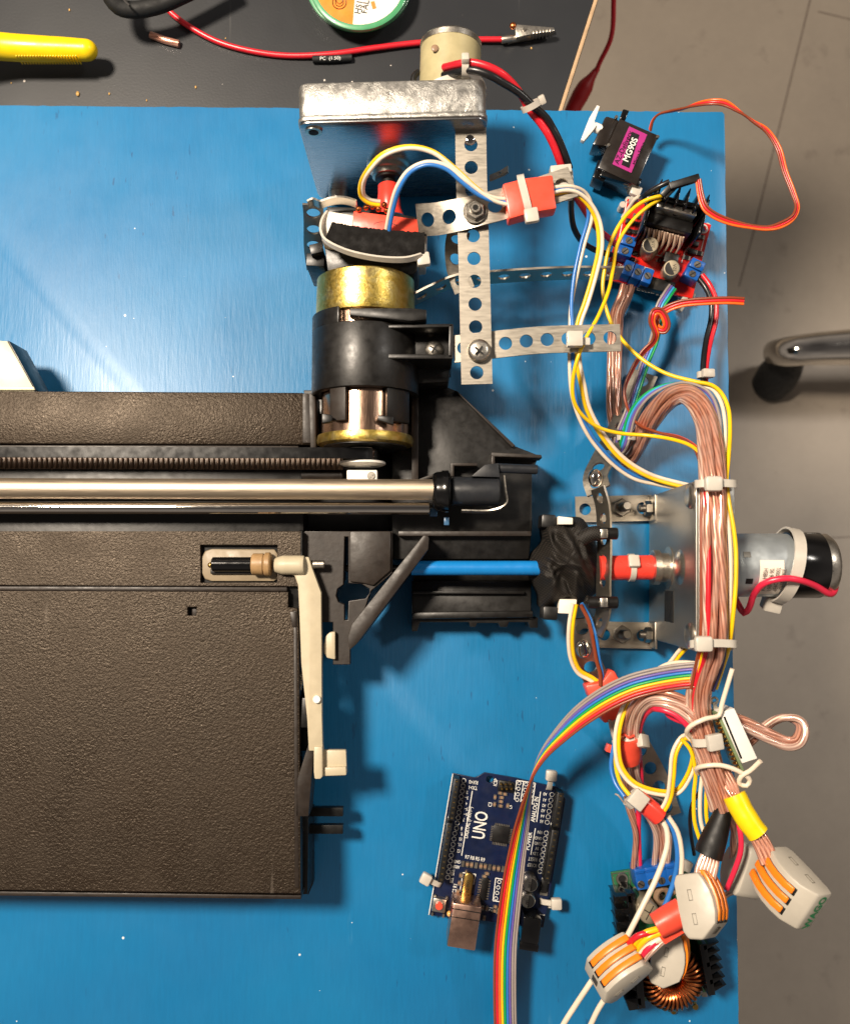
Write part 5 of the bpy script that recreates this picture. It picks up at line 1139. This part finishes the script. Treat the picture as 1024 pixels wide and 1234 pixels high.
wire('white wire running beside the yellow one along the right edge of the board', [(838, 463, 130), (856, 468, 140), (865, 478, 150), (871, 494, 158), (873, 520, 170), (872, 555, 186), (871, 580, 196), (874, 610, 202), (878, 640, 204), (880, 680, 204), (878, 739, 202), (874, 775, 196), (866, 805, 176)], 'white', 2.15)
wire('black jumper wire over the heat sink into the black plug', [(771, 240, 60), (776, 236, 96), (786, 229, 104), (797, 223, 110), (806, 219, 112)], 'black', 3)
# jumper plugs
for k, (x0, y0, x1, y1, z, w_) in enumerate(((797, 236, 812, 220, 112, 6), (800, 238, 818, 220, 110, 6), (806, 225, 842, 214, 116, 8))):
    m = M(); a = U(x0, y0, z-4); b = U(x1, y1, z); d = (b-a).normalized(); s = V((-d.y, d.x, 0)).normalized(); m.box((a+b)/2, (b-a)/2, s*w_/2, d.cross(s)*w_/2*.8)
    build('jumper_plug', m, MT['blk'], bev=.8, label=('short black plug on the yellow jumper nearer the red board corner', 'middle black plug over the heat sink', 'longest black plug above the heat sink fins, on the servo ribbon')[k], cat='plug', group='black jumper plugs')
wire('white wire stub beside the heat sink on the red driver board', [(750, 262, 40), (758, 250, 56), (765, 240, 70), (770, 237, 76)], 'white', 2.4)
# servo ribbon
flat_cable('ribbon_cable', 'orange red and brown servo ribbon looping over the floor to the black plug', 'ribbon cable',
  [(783, 157, 34), (786, 146, 42), (793, 138, 50), (808, 134, 60), (822, 131, 74), (838, 126, 92), (856, 123, 104), (872, 124, 108), (891, 135, 108), (908, 147, 106), (923, 157, 104), (937, 178, 104), (945, 206, 106), (955, 232, 108), (960, 250, 110), (955, 262, 112), (943, 270, 114), (926, 275, 116), (898, 272, 118), (875, 266, 118), (858, 258, 118), (849, 250, 118), (844, 236, 118), (841, 217, 118)],
  ['orange', 'red', 'brown'], 1.4, [80, 70, 55, 20, -10, 60, 20, 10, 15, 20, 40, -30, -30, 10, 40, 60])
# brown/orange ribbon with free end
flat_cable('ribbon_cable', 'orange red and brown ribbon with a cut end and a knot below the red board', 'ribbon cable',
  [(896, 363, 96), (878, 362, 94), (849, 363, 88), (820, 366, 80), (802, 373, 74), (790, 384, 72), (791, 395, 74), (800, 398, 78), (803, 390, 82), (796, 376, 86), (788, 376, 88), (785, 388, 84), (790, 402, 78), (787, 412, 72), (774, 425, 66), (760, 448, 60), (752, 470, 58), (756, 492, 62), (769, 512, 80), (792, 521, 100), (818, 527, 120), (837, 539, 150), (846, 562, 180), (848, 590, 200), (848, 640, 204), (848, 700, 204), (847, 770, 200), (842, 800, 184), (836, 830, 172)],
  ['orange', 'red', 'brown'], 1.6, [10, 10, 10, 0, 0, 30, 60, 70, 70, 80, 60, 30, 20, 10, 0, 0, 0, 0, 0, 0])
flat_cable('ribbon_cable', 'cool coloured ribbon of green blue purple and grey wires looping behind the copper arch', 'ribbon cable',
  [(810, 346, 46), (803, 356, 56), (795, 370, 56), (791, 395, 52), (787, 412, 48), (778, 434, 42), (766, 470, 36), (756, 500, 34), (747, 522, 36), (744, 537, 46), (748, 543, 56), (753, 530, 66), (760, 504, 78), (768, 489, 88), (782, 475, 98), (802, 465, 110), (823, 462, 124), (844, 469, 140), (857, 482, 154), (865, 505, 166), (867, 530, 180), (868, 560, 190), (868, 590, 196), (869, 640, 198), (869, 700, 198), (867, 770, 194), (860, 800, 176), (850, 835, 158), (846, 860, 150)],
  ['green', 'cyan', 'purple', 'grey'], 1.5, [0, 0, 0, 0, 30, 60, 100, 80, 60, 40, 20, 10, 0])
for k in range(1): ziptie('small white zip tie on the cool coloured ribbon below the copper arch', U(752, 527, 58), (1, 0, 0), (0, 0, 1), 8, 7, 7, 60, hs=(5, 5, 4))
ziptie('small white zip tie round the red and black wires below the red board', U(848, 452, 70), (1, 0, 0), (0, 0, 1), 7.5, 7, 7, 80, hs=(7, 5, 4))
flat_cable('twin_wire', 'red and black wires from the right terminal of the red board to the trunk', 'wire pair', [(843, 333, 40), (852, 345, 44), (859, 362, 44), (859, 385, 44), (853, 410, 48), (849, 435, 60), (848, 455, 68), (850, 480, 80), (856, 510, 110), (861, 560, 150), (862, 600, 188)], ['red', 'black'], 3.2, [0, 20, 60, 30, 0])
m = M(); c = U(692, 409, 160); m.box(c, (8, 0, 0), (0, 8, 0), (0, 0, 5)); m.box(c+V((11, -1, -4)), (6, 0, 0), (0, 4, 0), (0, 0, 1)); build('zip_tie', m, MT['tie'], bev=2.4, label='white zip tie head on the lower cross strip', cat='zip tie', group='white zip ties')
# copper cables: red board -> arch -> trunk
GC = 'clear insulated copper cables of the trunk'
TR = [(862, 600, 204), (862, 640, 206), (863, 686, 206), (862, 730, 204), (861, 765, 202), (858, 790, 190), (850, 812, 178), (843, 835, 168), (842, 858, 162), (846, 880, 160), (853, 905, 160), (859, 928, 160), (866, 955, 158), (871, 975, 156)]
offs = [(-6.4, 0), (-.4, 1.5), (5.8, 0), (-3.2, 6.5), (3, 6.5), (8, -3)]
def offpath(pts, ox, oz, jit, seed):
    P, _ = smooth([up(p) for p in pts], 5); Q = []
    for i, p in enumerate(P):
        s = side_of(P, i); k = 1.0
        Q.append(p+s*ox+V((0, 0, oz))+V((mnoise.noise(V((i*.06, seed*3.7, 2))), mnoise.noise(V((i*.06, seed*3.7, 6))), mnoise.noise(V((i*.06, seed*3.7, 9)))))*jit)
    return Q
for k, (ox, oz) in enumerate(offs[:5]):
    pts = [(756, 344, 36), (751, 360, 34), (743, 378, 28), (740, 400, 20), (739, 430, 16), (739, 460, 16), (740, 494, 18), (744, 518, 22), (749, 545, 26)] if k < 4 else [(750, 380, 20), (748, 420, 16), (746, 500, 18), (750, 548, 24)]
    m = M(); m.tube(offpath(pts, ox*(.95), oz*.6, 2.6, k), 3.5, 10, step=50); build('copper_cable', m, MT['w_copper' if k != 1 else 'w_copper2'], label='clear copper cables running down from the red driver board behind the arch', cat='cable', group='copper cables below the red driver board')
for k, (ox, oz) in enumerate(offs):
    pts = [(749, 556, 26), (757, 552, 32), (770, 531, 54), (782, 508, 80), (797, 487, 106), (812, 476, 126), (828, 475, 142), (842, 486, 158), (852, 508, 172), (857, 540, 188), (860, 575, 202)]+TR
    m = M(); m.tube(offpath(pts, ox*1.15, oz, 3.2, k+10), 4.0-.5*(k % 3 == 1), 14, step=50); build('copper_cable', m, MT['w_copper' if k != 5 else 'w_copper2'], label='clear copper cables of the arch and the thick trunk at the right edge', cat='cable', group=GC)
wire('dark purple wire along the right side of the copper trunk', [(867, 560, 198), (873, 590, 200), (875, 640, 202), (875, 720, 202), (873, 770, 198), (869, 800, 184), (858, 832, 170)], 'navy', 2.6)
wire('red wire along the left side of the copper trunk', [(848, 575, 200), (851, 600, 205), (853, 650, 207), (853, 720, 207), (851, 780, 198), (843, 812, 180), (836, 845, 168), (838, 870, 162), (846, 905, 158), (853, 940, 156), (861, 970, 154)], 'red', 2.7)
# trunk zip ties
def flattie(label, y, xh, x0, x1, z):
    t = thing('zip_tie', label, 'zip tie', U(865, y, z-14), 'white zip ties round the trunk on the right gear case')
    m = M(); m.band([U(x0, y+1, z-20), U(x0+1, y, z-4), U(xh, y-1, z+4), U((x0+x1)/2+8, y-1, z+3), U(x1-2, y, z-2), U(x1, y+1, z-20)], (0, 1, 0), 7.5, 1.7, closed=False, step=4); build('strap', m, MT['tie'], t)
    m = M(); c = U(xh, y, z+6); m.box(c, (8.5, 0, 0), (0, 7.5, 0), (0, 0, 4.5)); build('head', m, MT['tie'], t, bev=3)
flattie('upper white zip tie round the cable trunk on the right gear case', 583, 859, 838, 887, 216)
flattie('lower white zip tie round the cable trunk on the right gear case', 776, 847, 832, 887, 214)
ziptie('white zip tie round the cable trunk beside the white block', U(852, 892, 164), (1, .15, 0), (0, 0, 1), 15, 11, 8, 80, hs=(8, 8, 4))
# left branch: copper cables arching left
for k in range(7):
    ox = (k-3)*3.6; oz = (k % 2)*4
    pts = [(845, 872, 158), (836, 862, 160), (822, 850, 158), (800, 841, 152), (782, 841, 142), (768, 851, 128), (759, 868, 112), (755, 890, 98), (756, 912, 84), (759, 940, 68)]
    tx = [758, 770, 772, 786, 792, 794, 789][k]; pts2 = pts+[(762 + (tx-770)*.4, 965, 56), (tx+ (2 if k % 2 else -3), 1000, 48), (tx, 1044, 36)]
    m = M(); m.tube(offpath(pts2, -ox if k else -12, oz, 2.4, k+30), 3.3, 10, step=50)
    if k == 0: build('wire', m, MT['w_pink'], label='red wire on the outside of the copper arch over the green converter board', cat='wire')
    else: build('copper_cable', m, MT['w_copper' if k not in (3, 5) else 'w_copper2'], label='clear copper cables arching left from the trunk to the green converter board', cat='cable', group='copper cables to the green converter board')
# red tape wraps low
rt = thing('red_tape_wrap', 'crumpled red tape where the rainbow cable crosses the lower strip', 'tape', U(728, 840, 30))
m = M(); m.ppx([(705, 826), (724, 822), (735, 808), (740, 808), (748, 822), (744, 838), (722, 846), (711, 842)], 84, 60); m.ppx([(718, 845), (746, 838), (752, 848), (742, 868), (728, 872), (722, 862)], 78, 50); build('tape', m, MT['redtape'], rt, bev=3)
m = M(); m.ppx([(712, 858), (722, 850), (728, 856), (716, 862)], 84, 76); build('tape_backing', m, MT['paper'], rt, bev=1)
rt = thing('red_tape_wrap', 'red tape wrapped round the copper cables above the small red sleeve', 'tape', U(757, 900, 80))
m = M(); m.tube([U(755, 886, 99), U(756, 900, 91), U(757, 915, 83)], 15, 20, step=4, radii=[13.5, 14.8, 14.5, 14.8, 13.5]); build('tape', m, MT['redtape'], rt)
m = M(); m.bpx(736, 903, 96, 86, 9, 8, 20); m.tube([U(746, 887, 108), U(752, 885, 110), U(757, 889, 111), U(764, 886, 110)], 1.3, 8); build('loose_edge', m, MT['redtape'], rt, bev=1)
ziptie('white zip tie round the red tape on the copper cables', U(757, 896, 92), (1, 0, 0), (0, .4, 1), 17, 16, 6.5, 48, hs=(7, 7, 4), tail=0)
# yellow and white loop on the lower right
flat_cable('twin_wire', 'yellow and cream twin wire looping round from the lower red tape to the red sleeve', 'wire pair',
  [(840, 766, 100), (820, 785, 110), (808, 800, 118), (795, 812, 122), (775, 830, 124), (755, 848, 124), (745, 874, 122), (743, 902, 118), (748, 926, 114), (764, 945, 112), (793, 955, 112), (815, 954, 114), (829, 936, 120), (836, 914, 126), (836, 893, 130), (825, 888, 132), (813, 905, 132), (809, 938, 128), (806, 960, 122), (798, 976, 118), (786, 984, 114)],
  ['yellow', 'white'], 2.1, [0, 0, 0, 0, 0, 0])
wire('cream wire arching above the rainbow cable into the trunk', [(846, 800, 176), (820, 798, 160), (802, 801, 148), (786, 811, 136), (774, 826, 128)], 'white', 2.1)
flat_cable('twin_wire', 'yellow and white twin wire down the left side of the trunk into the black sleeve', 'wire pair', [(826, 885, 150), (838, 900, 150), (845, 930, 146), (843, 960, 142), (844, 990, 140), (850, 1010, 140)], ['yellow', 'white', 'yellow'], 2.1, [0, 0, 0], spread=6.4)
wire('thin black wire hanging left of the black sleeve', [(842, 955, 110), (834, 968, 100), (831, 985, 90), (832, 1005, 76), (836, 1030, 60)], 'black', 2)
wire('small red wire loop left of the trunk', [(842, 868, 150), (828, 862, 148), (812, 855, 146), (804, 853, 146), (803, 860, 146), (815, 868, 146), (830, 872, 148)], 'pink', 2.4)
wire('blue wire curving from the red taped copper cables to the short red sleeve', [(744, 880, 100), (738, 905, 98), (736, 926, 98), (741, 944, 102), (752, 960, 110)], 'blue', 2.3)
wire('yellow wire hugging the left of the taped copper cables', [(747, 885, 108), (742, 905, 106), (742, 925, 106), (748, 945, 108), (758, 958, 112)], 'yellow', 2.3)
ss = thing('red_sleeve', 'short red sleeve with a white tie joining the looped wires', 'sleeve', U(775, 972, 100))
m = M(); m.tube([U(768, 963, 114), U(780, 972, 115), U(794, 984, 114)], 10, 22, step=5); build('sleeve', m, MT['redtube'], ss)
ziptie('rounded white zip tie on the end of the short red sleeve', U(763, 962, 114), (.5, .6, .1), (0, 0, 1), 11, 11, 7, 80, hs=(9, 9, 4))
wire('thin silver wire end left of the short red sleeve', [(741, 957, 108), (744, 958, 110), (749, 964, 110), (753, 970, 106)], 'grey', 1)
wire('white wire from the short red sleeve down to the leftmost lever connector', [(793, 983, 112), (802, 997, 116), (804, 1015, 118), (799, 1036, 120), (788, 1064, 122), (775, 1090, 124), (764, 1112, 126), (754, 1131, 126)], 'white', 3.0)
wire('blue wire curving from the short red sleeve behind the lowest lever connector', [(800, 985, 112), (811, 1003, 110), (816, 1030, 106), (812, 1060, 100), (803, 1086, 98), (794, 1106, 98)], 'blue', 2.8)
wire('white wire curving right of the blue one into the lever connector', [(805, 984, 112), (816, 1002, 112), (821, 1028, 110), (820, 1055, 108), (817, 1080, 104)], 'white', 2.6)
# lower printer side pair
flat_cable('twin_wire', 'yellow and white twin wire leaving the fabric bundle down to the lower red tape', 'wire pair', [(692, 728, 96), (688, 750, 92), (687, 775, 84), (690, 795, 76), (698, 810, 70), (712, 818, 68), (720, 824, 68)], ['yellow', 'white'], 2.2, [10, 0, 0])
flat_cable('twin_wire', 'blue and brown twin wire leaving the fabric bundle down to the lower red tape', 'wire pair', [(700, 728, 104), (709, 745, 100), (716, 770, 94), (720, 795, 88), (724, 812, 84), (724, 826, 82)], ['blue', 'brown'], 2.2, [60, 20, 60])
wire('thin pale wire from the lower red tape to the taped copper cables', [(734, 868, 80), (738, 885, 90), (742, 898, 96)], 'grey', 2)
# cream solid wires tying the white module
wire('stiff cream wire pointing up from the top of the white block and round the trunk', [(882, 806, 190), (876, 826, 186), (869, 850, 180), (866, 862, 178), (850, 866, 182), (833, 874, 178), (827, 882, 168), (832, 888, 158)], 'white', 2.4)
wire('stiff cream wire round the lower trunk, curled at the foot of the white block', [(840, 932, 150), (839, 926, 162), (848, 923, 172), (866, 922, 176), (882, 926, 176), (894, 932, 174), (903, 940, 170), (899, 947, 168), (890, 944, 168), (893, 935, 174), (903, 929, 178), (916, 917, 186)], 'white', 2.4)
# side loop over the floor
flat_cable('twin_wire', 'clear copper twin cable looping out over the floor behind the white block', 'cable', [(880, 866, 150), (898, 873, 150), (926, 887, 150), (948, 896, 150), (960, 894, 150), (966, 882, 148), (964, 872, 144), (955, 866, 138), (942, 865, 134), (928, 871, 132), (915, 881, 132), (902, 892, 134), (888, 898, 138)], ['copper', 'copper2'], 4.0, [20, 0, 20, 60, 80, 40, 10])
# rainbow ribbon
flat_cable('ribbon_cable', 'wide rainbow ribbon cable sweeping from the trunk over the dark blue circuit board', 'ribbon cable',
  [(842, 813, 176), (820, 815, 168), (790, 820, 156), (760, 828, 146), (730, 842, 136), (700, 862, 124), (675, 885, 112), (655, 908, 100), (643, 930, 90), (636, 955, 80), (630, 985, 70), (624, 1020, 64), (618, 1060, 60), (613, 1100, 56), (609, 1140, 52), (608, 1180, 46), (609, 1240, 38), (613, 1300, 34)],
  ['brown', 'red', 'orange', 'yellow', 'green', 'blue', 'purple', 'grey', 'grey'], 1.42, [0, -10, -38, -74, -104, -135, -158, -170, -178, -180, -180], spread=2.9)
# sleeves on the trunk ends
bs = thing('black_sleeve', 'black heat shrunk sleeve on the trunk above the lowest grey lever connector', 'sleeve', U(862, 1005, 140))
m = M(); m.tube([U(872, 974, 158), U(868, 988, 158), U(860, 1010, 158), U(853, 1030, 158)], 12, 24, step=3, radii=[8, 9.5, 11, 12.5, 13.5, 14]); build('sleeve', m, plain('matt_sleeve', '#070606', .55, 0, .15, .35, 200), bs)
for k in range(6):
    x = (k-2.5); wire('clear tinned strands fanning out between the black sleeve and the lever connector', [(856+x*3.0, 1026, 158), (852+x*4.2, 1042, 160), (848+x*4.2, 1060, 162)], 'copper2', 2.9, 'strands under the black sleeve', 'cable', 'copper_cable')
ys = thing('yellow_sleeve', 'bright yellow sleeve on the cables leading to the connector with green lettering', 'sleeve', U(898, 985, 150))
m = M(); m.tube([U(884, 958, 172), U(893, 976, 176), U(903, 992, 180), U(913, 1005, 182)], 12.6, 28, step=4, radii=[11.3, 11.8, 11.2, 11.4, 11.2, 10.6, 11]); build('sleeve', m, MT['yellowp'], ys)
for k in range(4):
    x = k-1.5; wire('copper cables between the yellow sleeve and the connector with green lettering', [(868+x*4, 925, 156), (878+x*4, 945, 166), (884+x*3, 958, 172), (900, 985, 178), (911+x*4.6, 1004, 182), (921+x*5.4, 1024, 186), (928+x*5.6, 1042, 190)], 'copper', 3.2, 'cables under the yellow sleeve', 'cable', 'copper_cable')
for k in range(3):
    wire('copper cables hanging behind the black sleeve to the hidden beige connector', [(872+k*3, 950, 150), (880+k*2, 985, 130), (884-k, 1020, 112), (878+k*3, 1050, 100), (884+k*4, 1068, 98)], 'copper', 3, 'copper cables to the beige connector', 'cable', 'copper_cable')
wire('red wire curving down behind the yellow sleeve', [(884, 975, 140), (891, 1000, 145), (892, 1025, 145), (885, 1048, 142), (875, 1072, 136)], 'pink', 2.8)
# wires into the leftmost connector
for k, (c_, x0, y0, x1, y1) in enumerate((('yellow', 797, 1118, 762, 1142), ('yellow', 801, 1122, 765, 1147), ('red', 790, 1122, 757, 1137), ('white', 806, 1126, 768, 1153), ('pink', 799, 1128, 770, 1158), ('copper2', 803, 1132, 772, 1162))):
    wire(('upper yellow wire bending into the leftmost lever connector', 'lower yellow wire bending into the leftmost lever connector', 'red wire above the yellow wires at the leftmost lever connector', 'white wire below the yellow wires at the leftmost lever connector', 'pinkish red wire between the white and clear wires at the leftmost lever connector', 'lowest clear wire at the leftmost lever connector')[k], [(x0+16, y0-8, 140), (x0, y0, 142), ((x0+x1)/2-4, (y0+y1)/2-5+k*1.3, 142), (x1, y1, 130)], c_, 3.2 if c_ != 'copper2' else 2.8)
m = M(); a = U(790, 1116, 150); b = U(822, 1098, 150); m.tube([a, (a+b)/2, b], 14, 22, step=5, radii=[12.5, 13.5, 13.5]); m.ppx([(796, 1132), (818, 1118), (824, 1124), (801, 1138)], 150, 138); build('red_tape_wrap', m, MT['redtape'], label='red tape wrapped round the wires between the two lowest lever connectors', cat='tape')
wire('left cream wire leaving the leftmost lever connector towards the bottom edge', [(714, 1180, 112), (706, 1192, 108), (694, 1210, 100), (680, 1232, 92), (664, 1262, 84)], 'white', 3)
wire('right cream wire leaving the leftmost lever connector towards the bottom edge', [(728, 1204, 104), (720, 1217, 98), (711, 1236, 90), (700, 1262, 82)], 'white', 3)
wire('clear cable from the beige connector to the trunk side', [(898, 1073, 100), (884, 1074, 98), (872, 1080, 96), (862, 1092, 90)], 'copper2', 3.2)

# ================================================================ light, world, camera
w = bpy.data.worlds.new('World'); bpy.context.scene.world = w; w.use_nodes = True; nt = w.node_tree; bg = nt.nodes['Background']
tc_ = nt.nodes.new('ShaderNodeTexCoord'); sp_ = nt.nodes.new('ShaderNodeSeparateXYZ'); nt.links.new(tc_.outputs['Generated'], sp_.inputs[0])
rp_ = nt.nodes.new('ShaderNodeValToRGB'); nt.links.new(sp_.outputs[2], rp_.inputs[0]); e = rp_.color_ramp.elements; e[0].position = 0; e[0].color = (.14, .12, .1, 1); e[1].position = .97; e[1].color = (.16, .15, .15, 1); q = e.new(.35); q.color = (.75, .68, .62, 1); q = e.new(.72); q.color = (.45, .42, .4, 1)
nz = nt.nodes.new('ShaderNodeTexNoise'); nz.inputs['Scale'].default_value = 2.2; nz.inputs['Detail'].default_value = 1; nt.links.new(tc_.outputs['Generated'], nz.inputs['Vector'])
r2 = nt.nodes.new('ShaderNodeValToRGB'); nt.links.new(nz.outputs['Fac'], r2.inputs[0]); e = r2.color_ramp.elements; e[0].position = .3; e[0].color = (.62, .58, .55, 1); e[1].position = .75; e[1].color = (1.05, 1, .95, 1)
mx_ = nt.nodes.new('ShaderNodeMix'); mx_.data_type = 'RGBA'; mx_.blend_type = 'MULTIPLY'; mx_.inputs[0].default_value = 1; nt.links.new(rp_.outputs[0], mx_.inputs[6]); nt.links.new(r2.outputs[0], mx_.inputs[7]); nt.links.new(mx_.outputs[2], bg.inputs[0])
bg.inputs[1].default_value = WORLD_STRENGTH
def area(name, pos, tgt, size, power, col, shape='DISK', size_y=None):
    l = bpy.data.lights.new(name, 'AREA'); l.shape = shape; l.size = size*S; l.energy = power; l.color = col
    if size_y: l.size_y = size_y*S
    o = bpy.data.objects.new(name, l); C.objects.link(o); o.location = V(pos)*S; o.rotation_euler = (V(tgt)-V(pos)).to_track_quat('-Z', 'Y').to_euler(); return o
area('work_lamp', KEY_POS, (50, 0, 0), KEY_SIZE, KEY_POWER, (1, .86, .70))
area('ceiling_lamp', (3300, 1700, 3600), (900, 200, -1700), 700, CEIL_POWER, (1, .93, .84), 'RECTANGLE', 300)
sl = bpy.data.lights.new('floor_fill_spot', 'SPOT'); sl.energy = SPOT_POWER; sl.spot_size = math.radians(58); sl.spot_blend = .8; sl.shadow_soft_size = 160*S; sl.color = (1, .95, .9)  # added spot with no real fixture, brightens the floor beside the board
so_ = bpy.data.objects.new('floor_fill_spot', sl); C.objects.link(so_); p = V((2300, 1300, 700)); so_.location = p*S; so_.rotation_euler = (V((1200, -500, -1700))-p).to_track_quat('-Z', 'Y').to_euler()
cd = bpy.data.cameras.new('camera'); co_ = bpy.data.objects.new('camera', cd); C.objects.link(co_)
cd.sensor_fit = 'VERTICAL'; cd.sensor_height = 24; cd.lens = 24*FOC/1234; cd.clip_start = .01; cd.clip_end = 20
co_.location = V((0, 0, HC))*S; co_.rotation_euler = (TILT, 0, 0)
cd.dof.use_dof = True; cd.dof.focus_distance = 985*S; cd.dof.aperture_fstop = 9.0
sc_ = bpy.context.scene; sc_.camera = co_; sc_.render.resolution_x = 849; sc_.render.resolution_y = 1024
sc_.view_settings.view_transform = 'Standard'; sc_.view_settings.look = 'None'; sc_.view_settings.exposure = EXPO; sc_.view_settings.gamma = 1
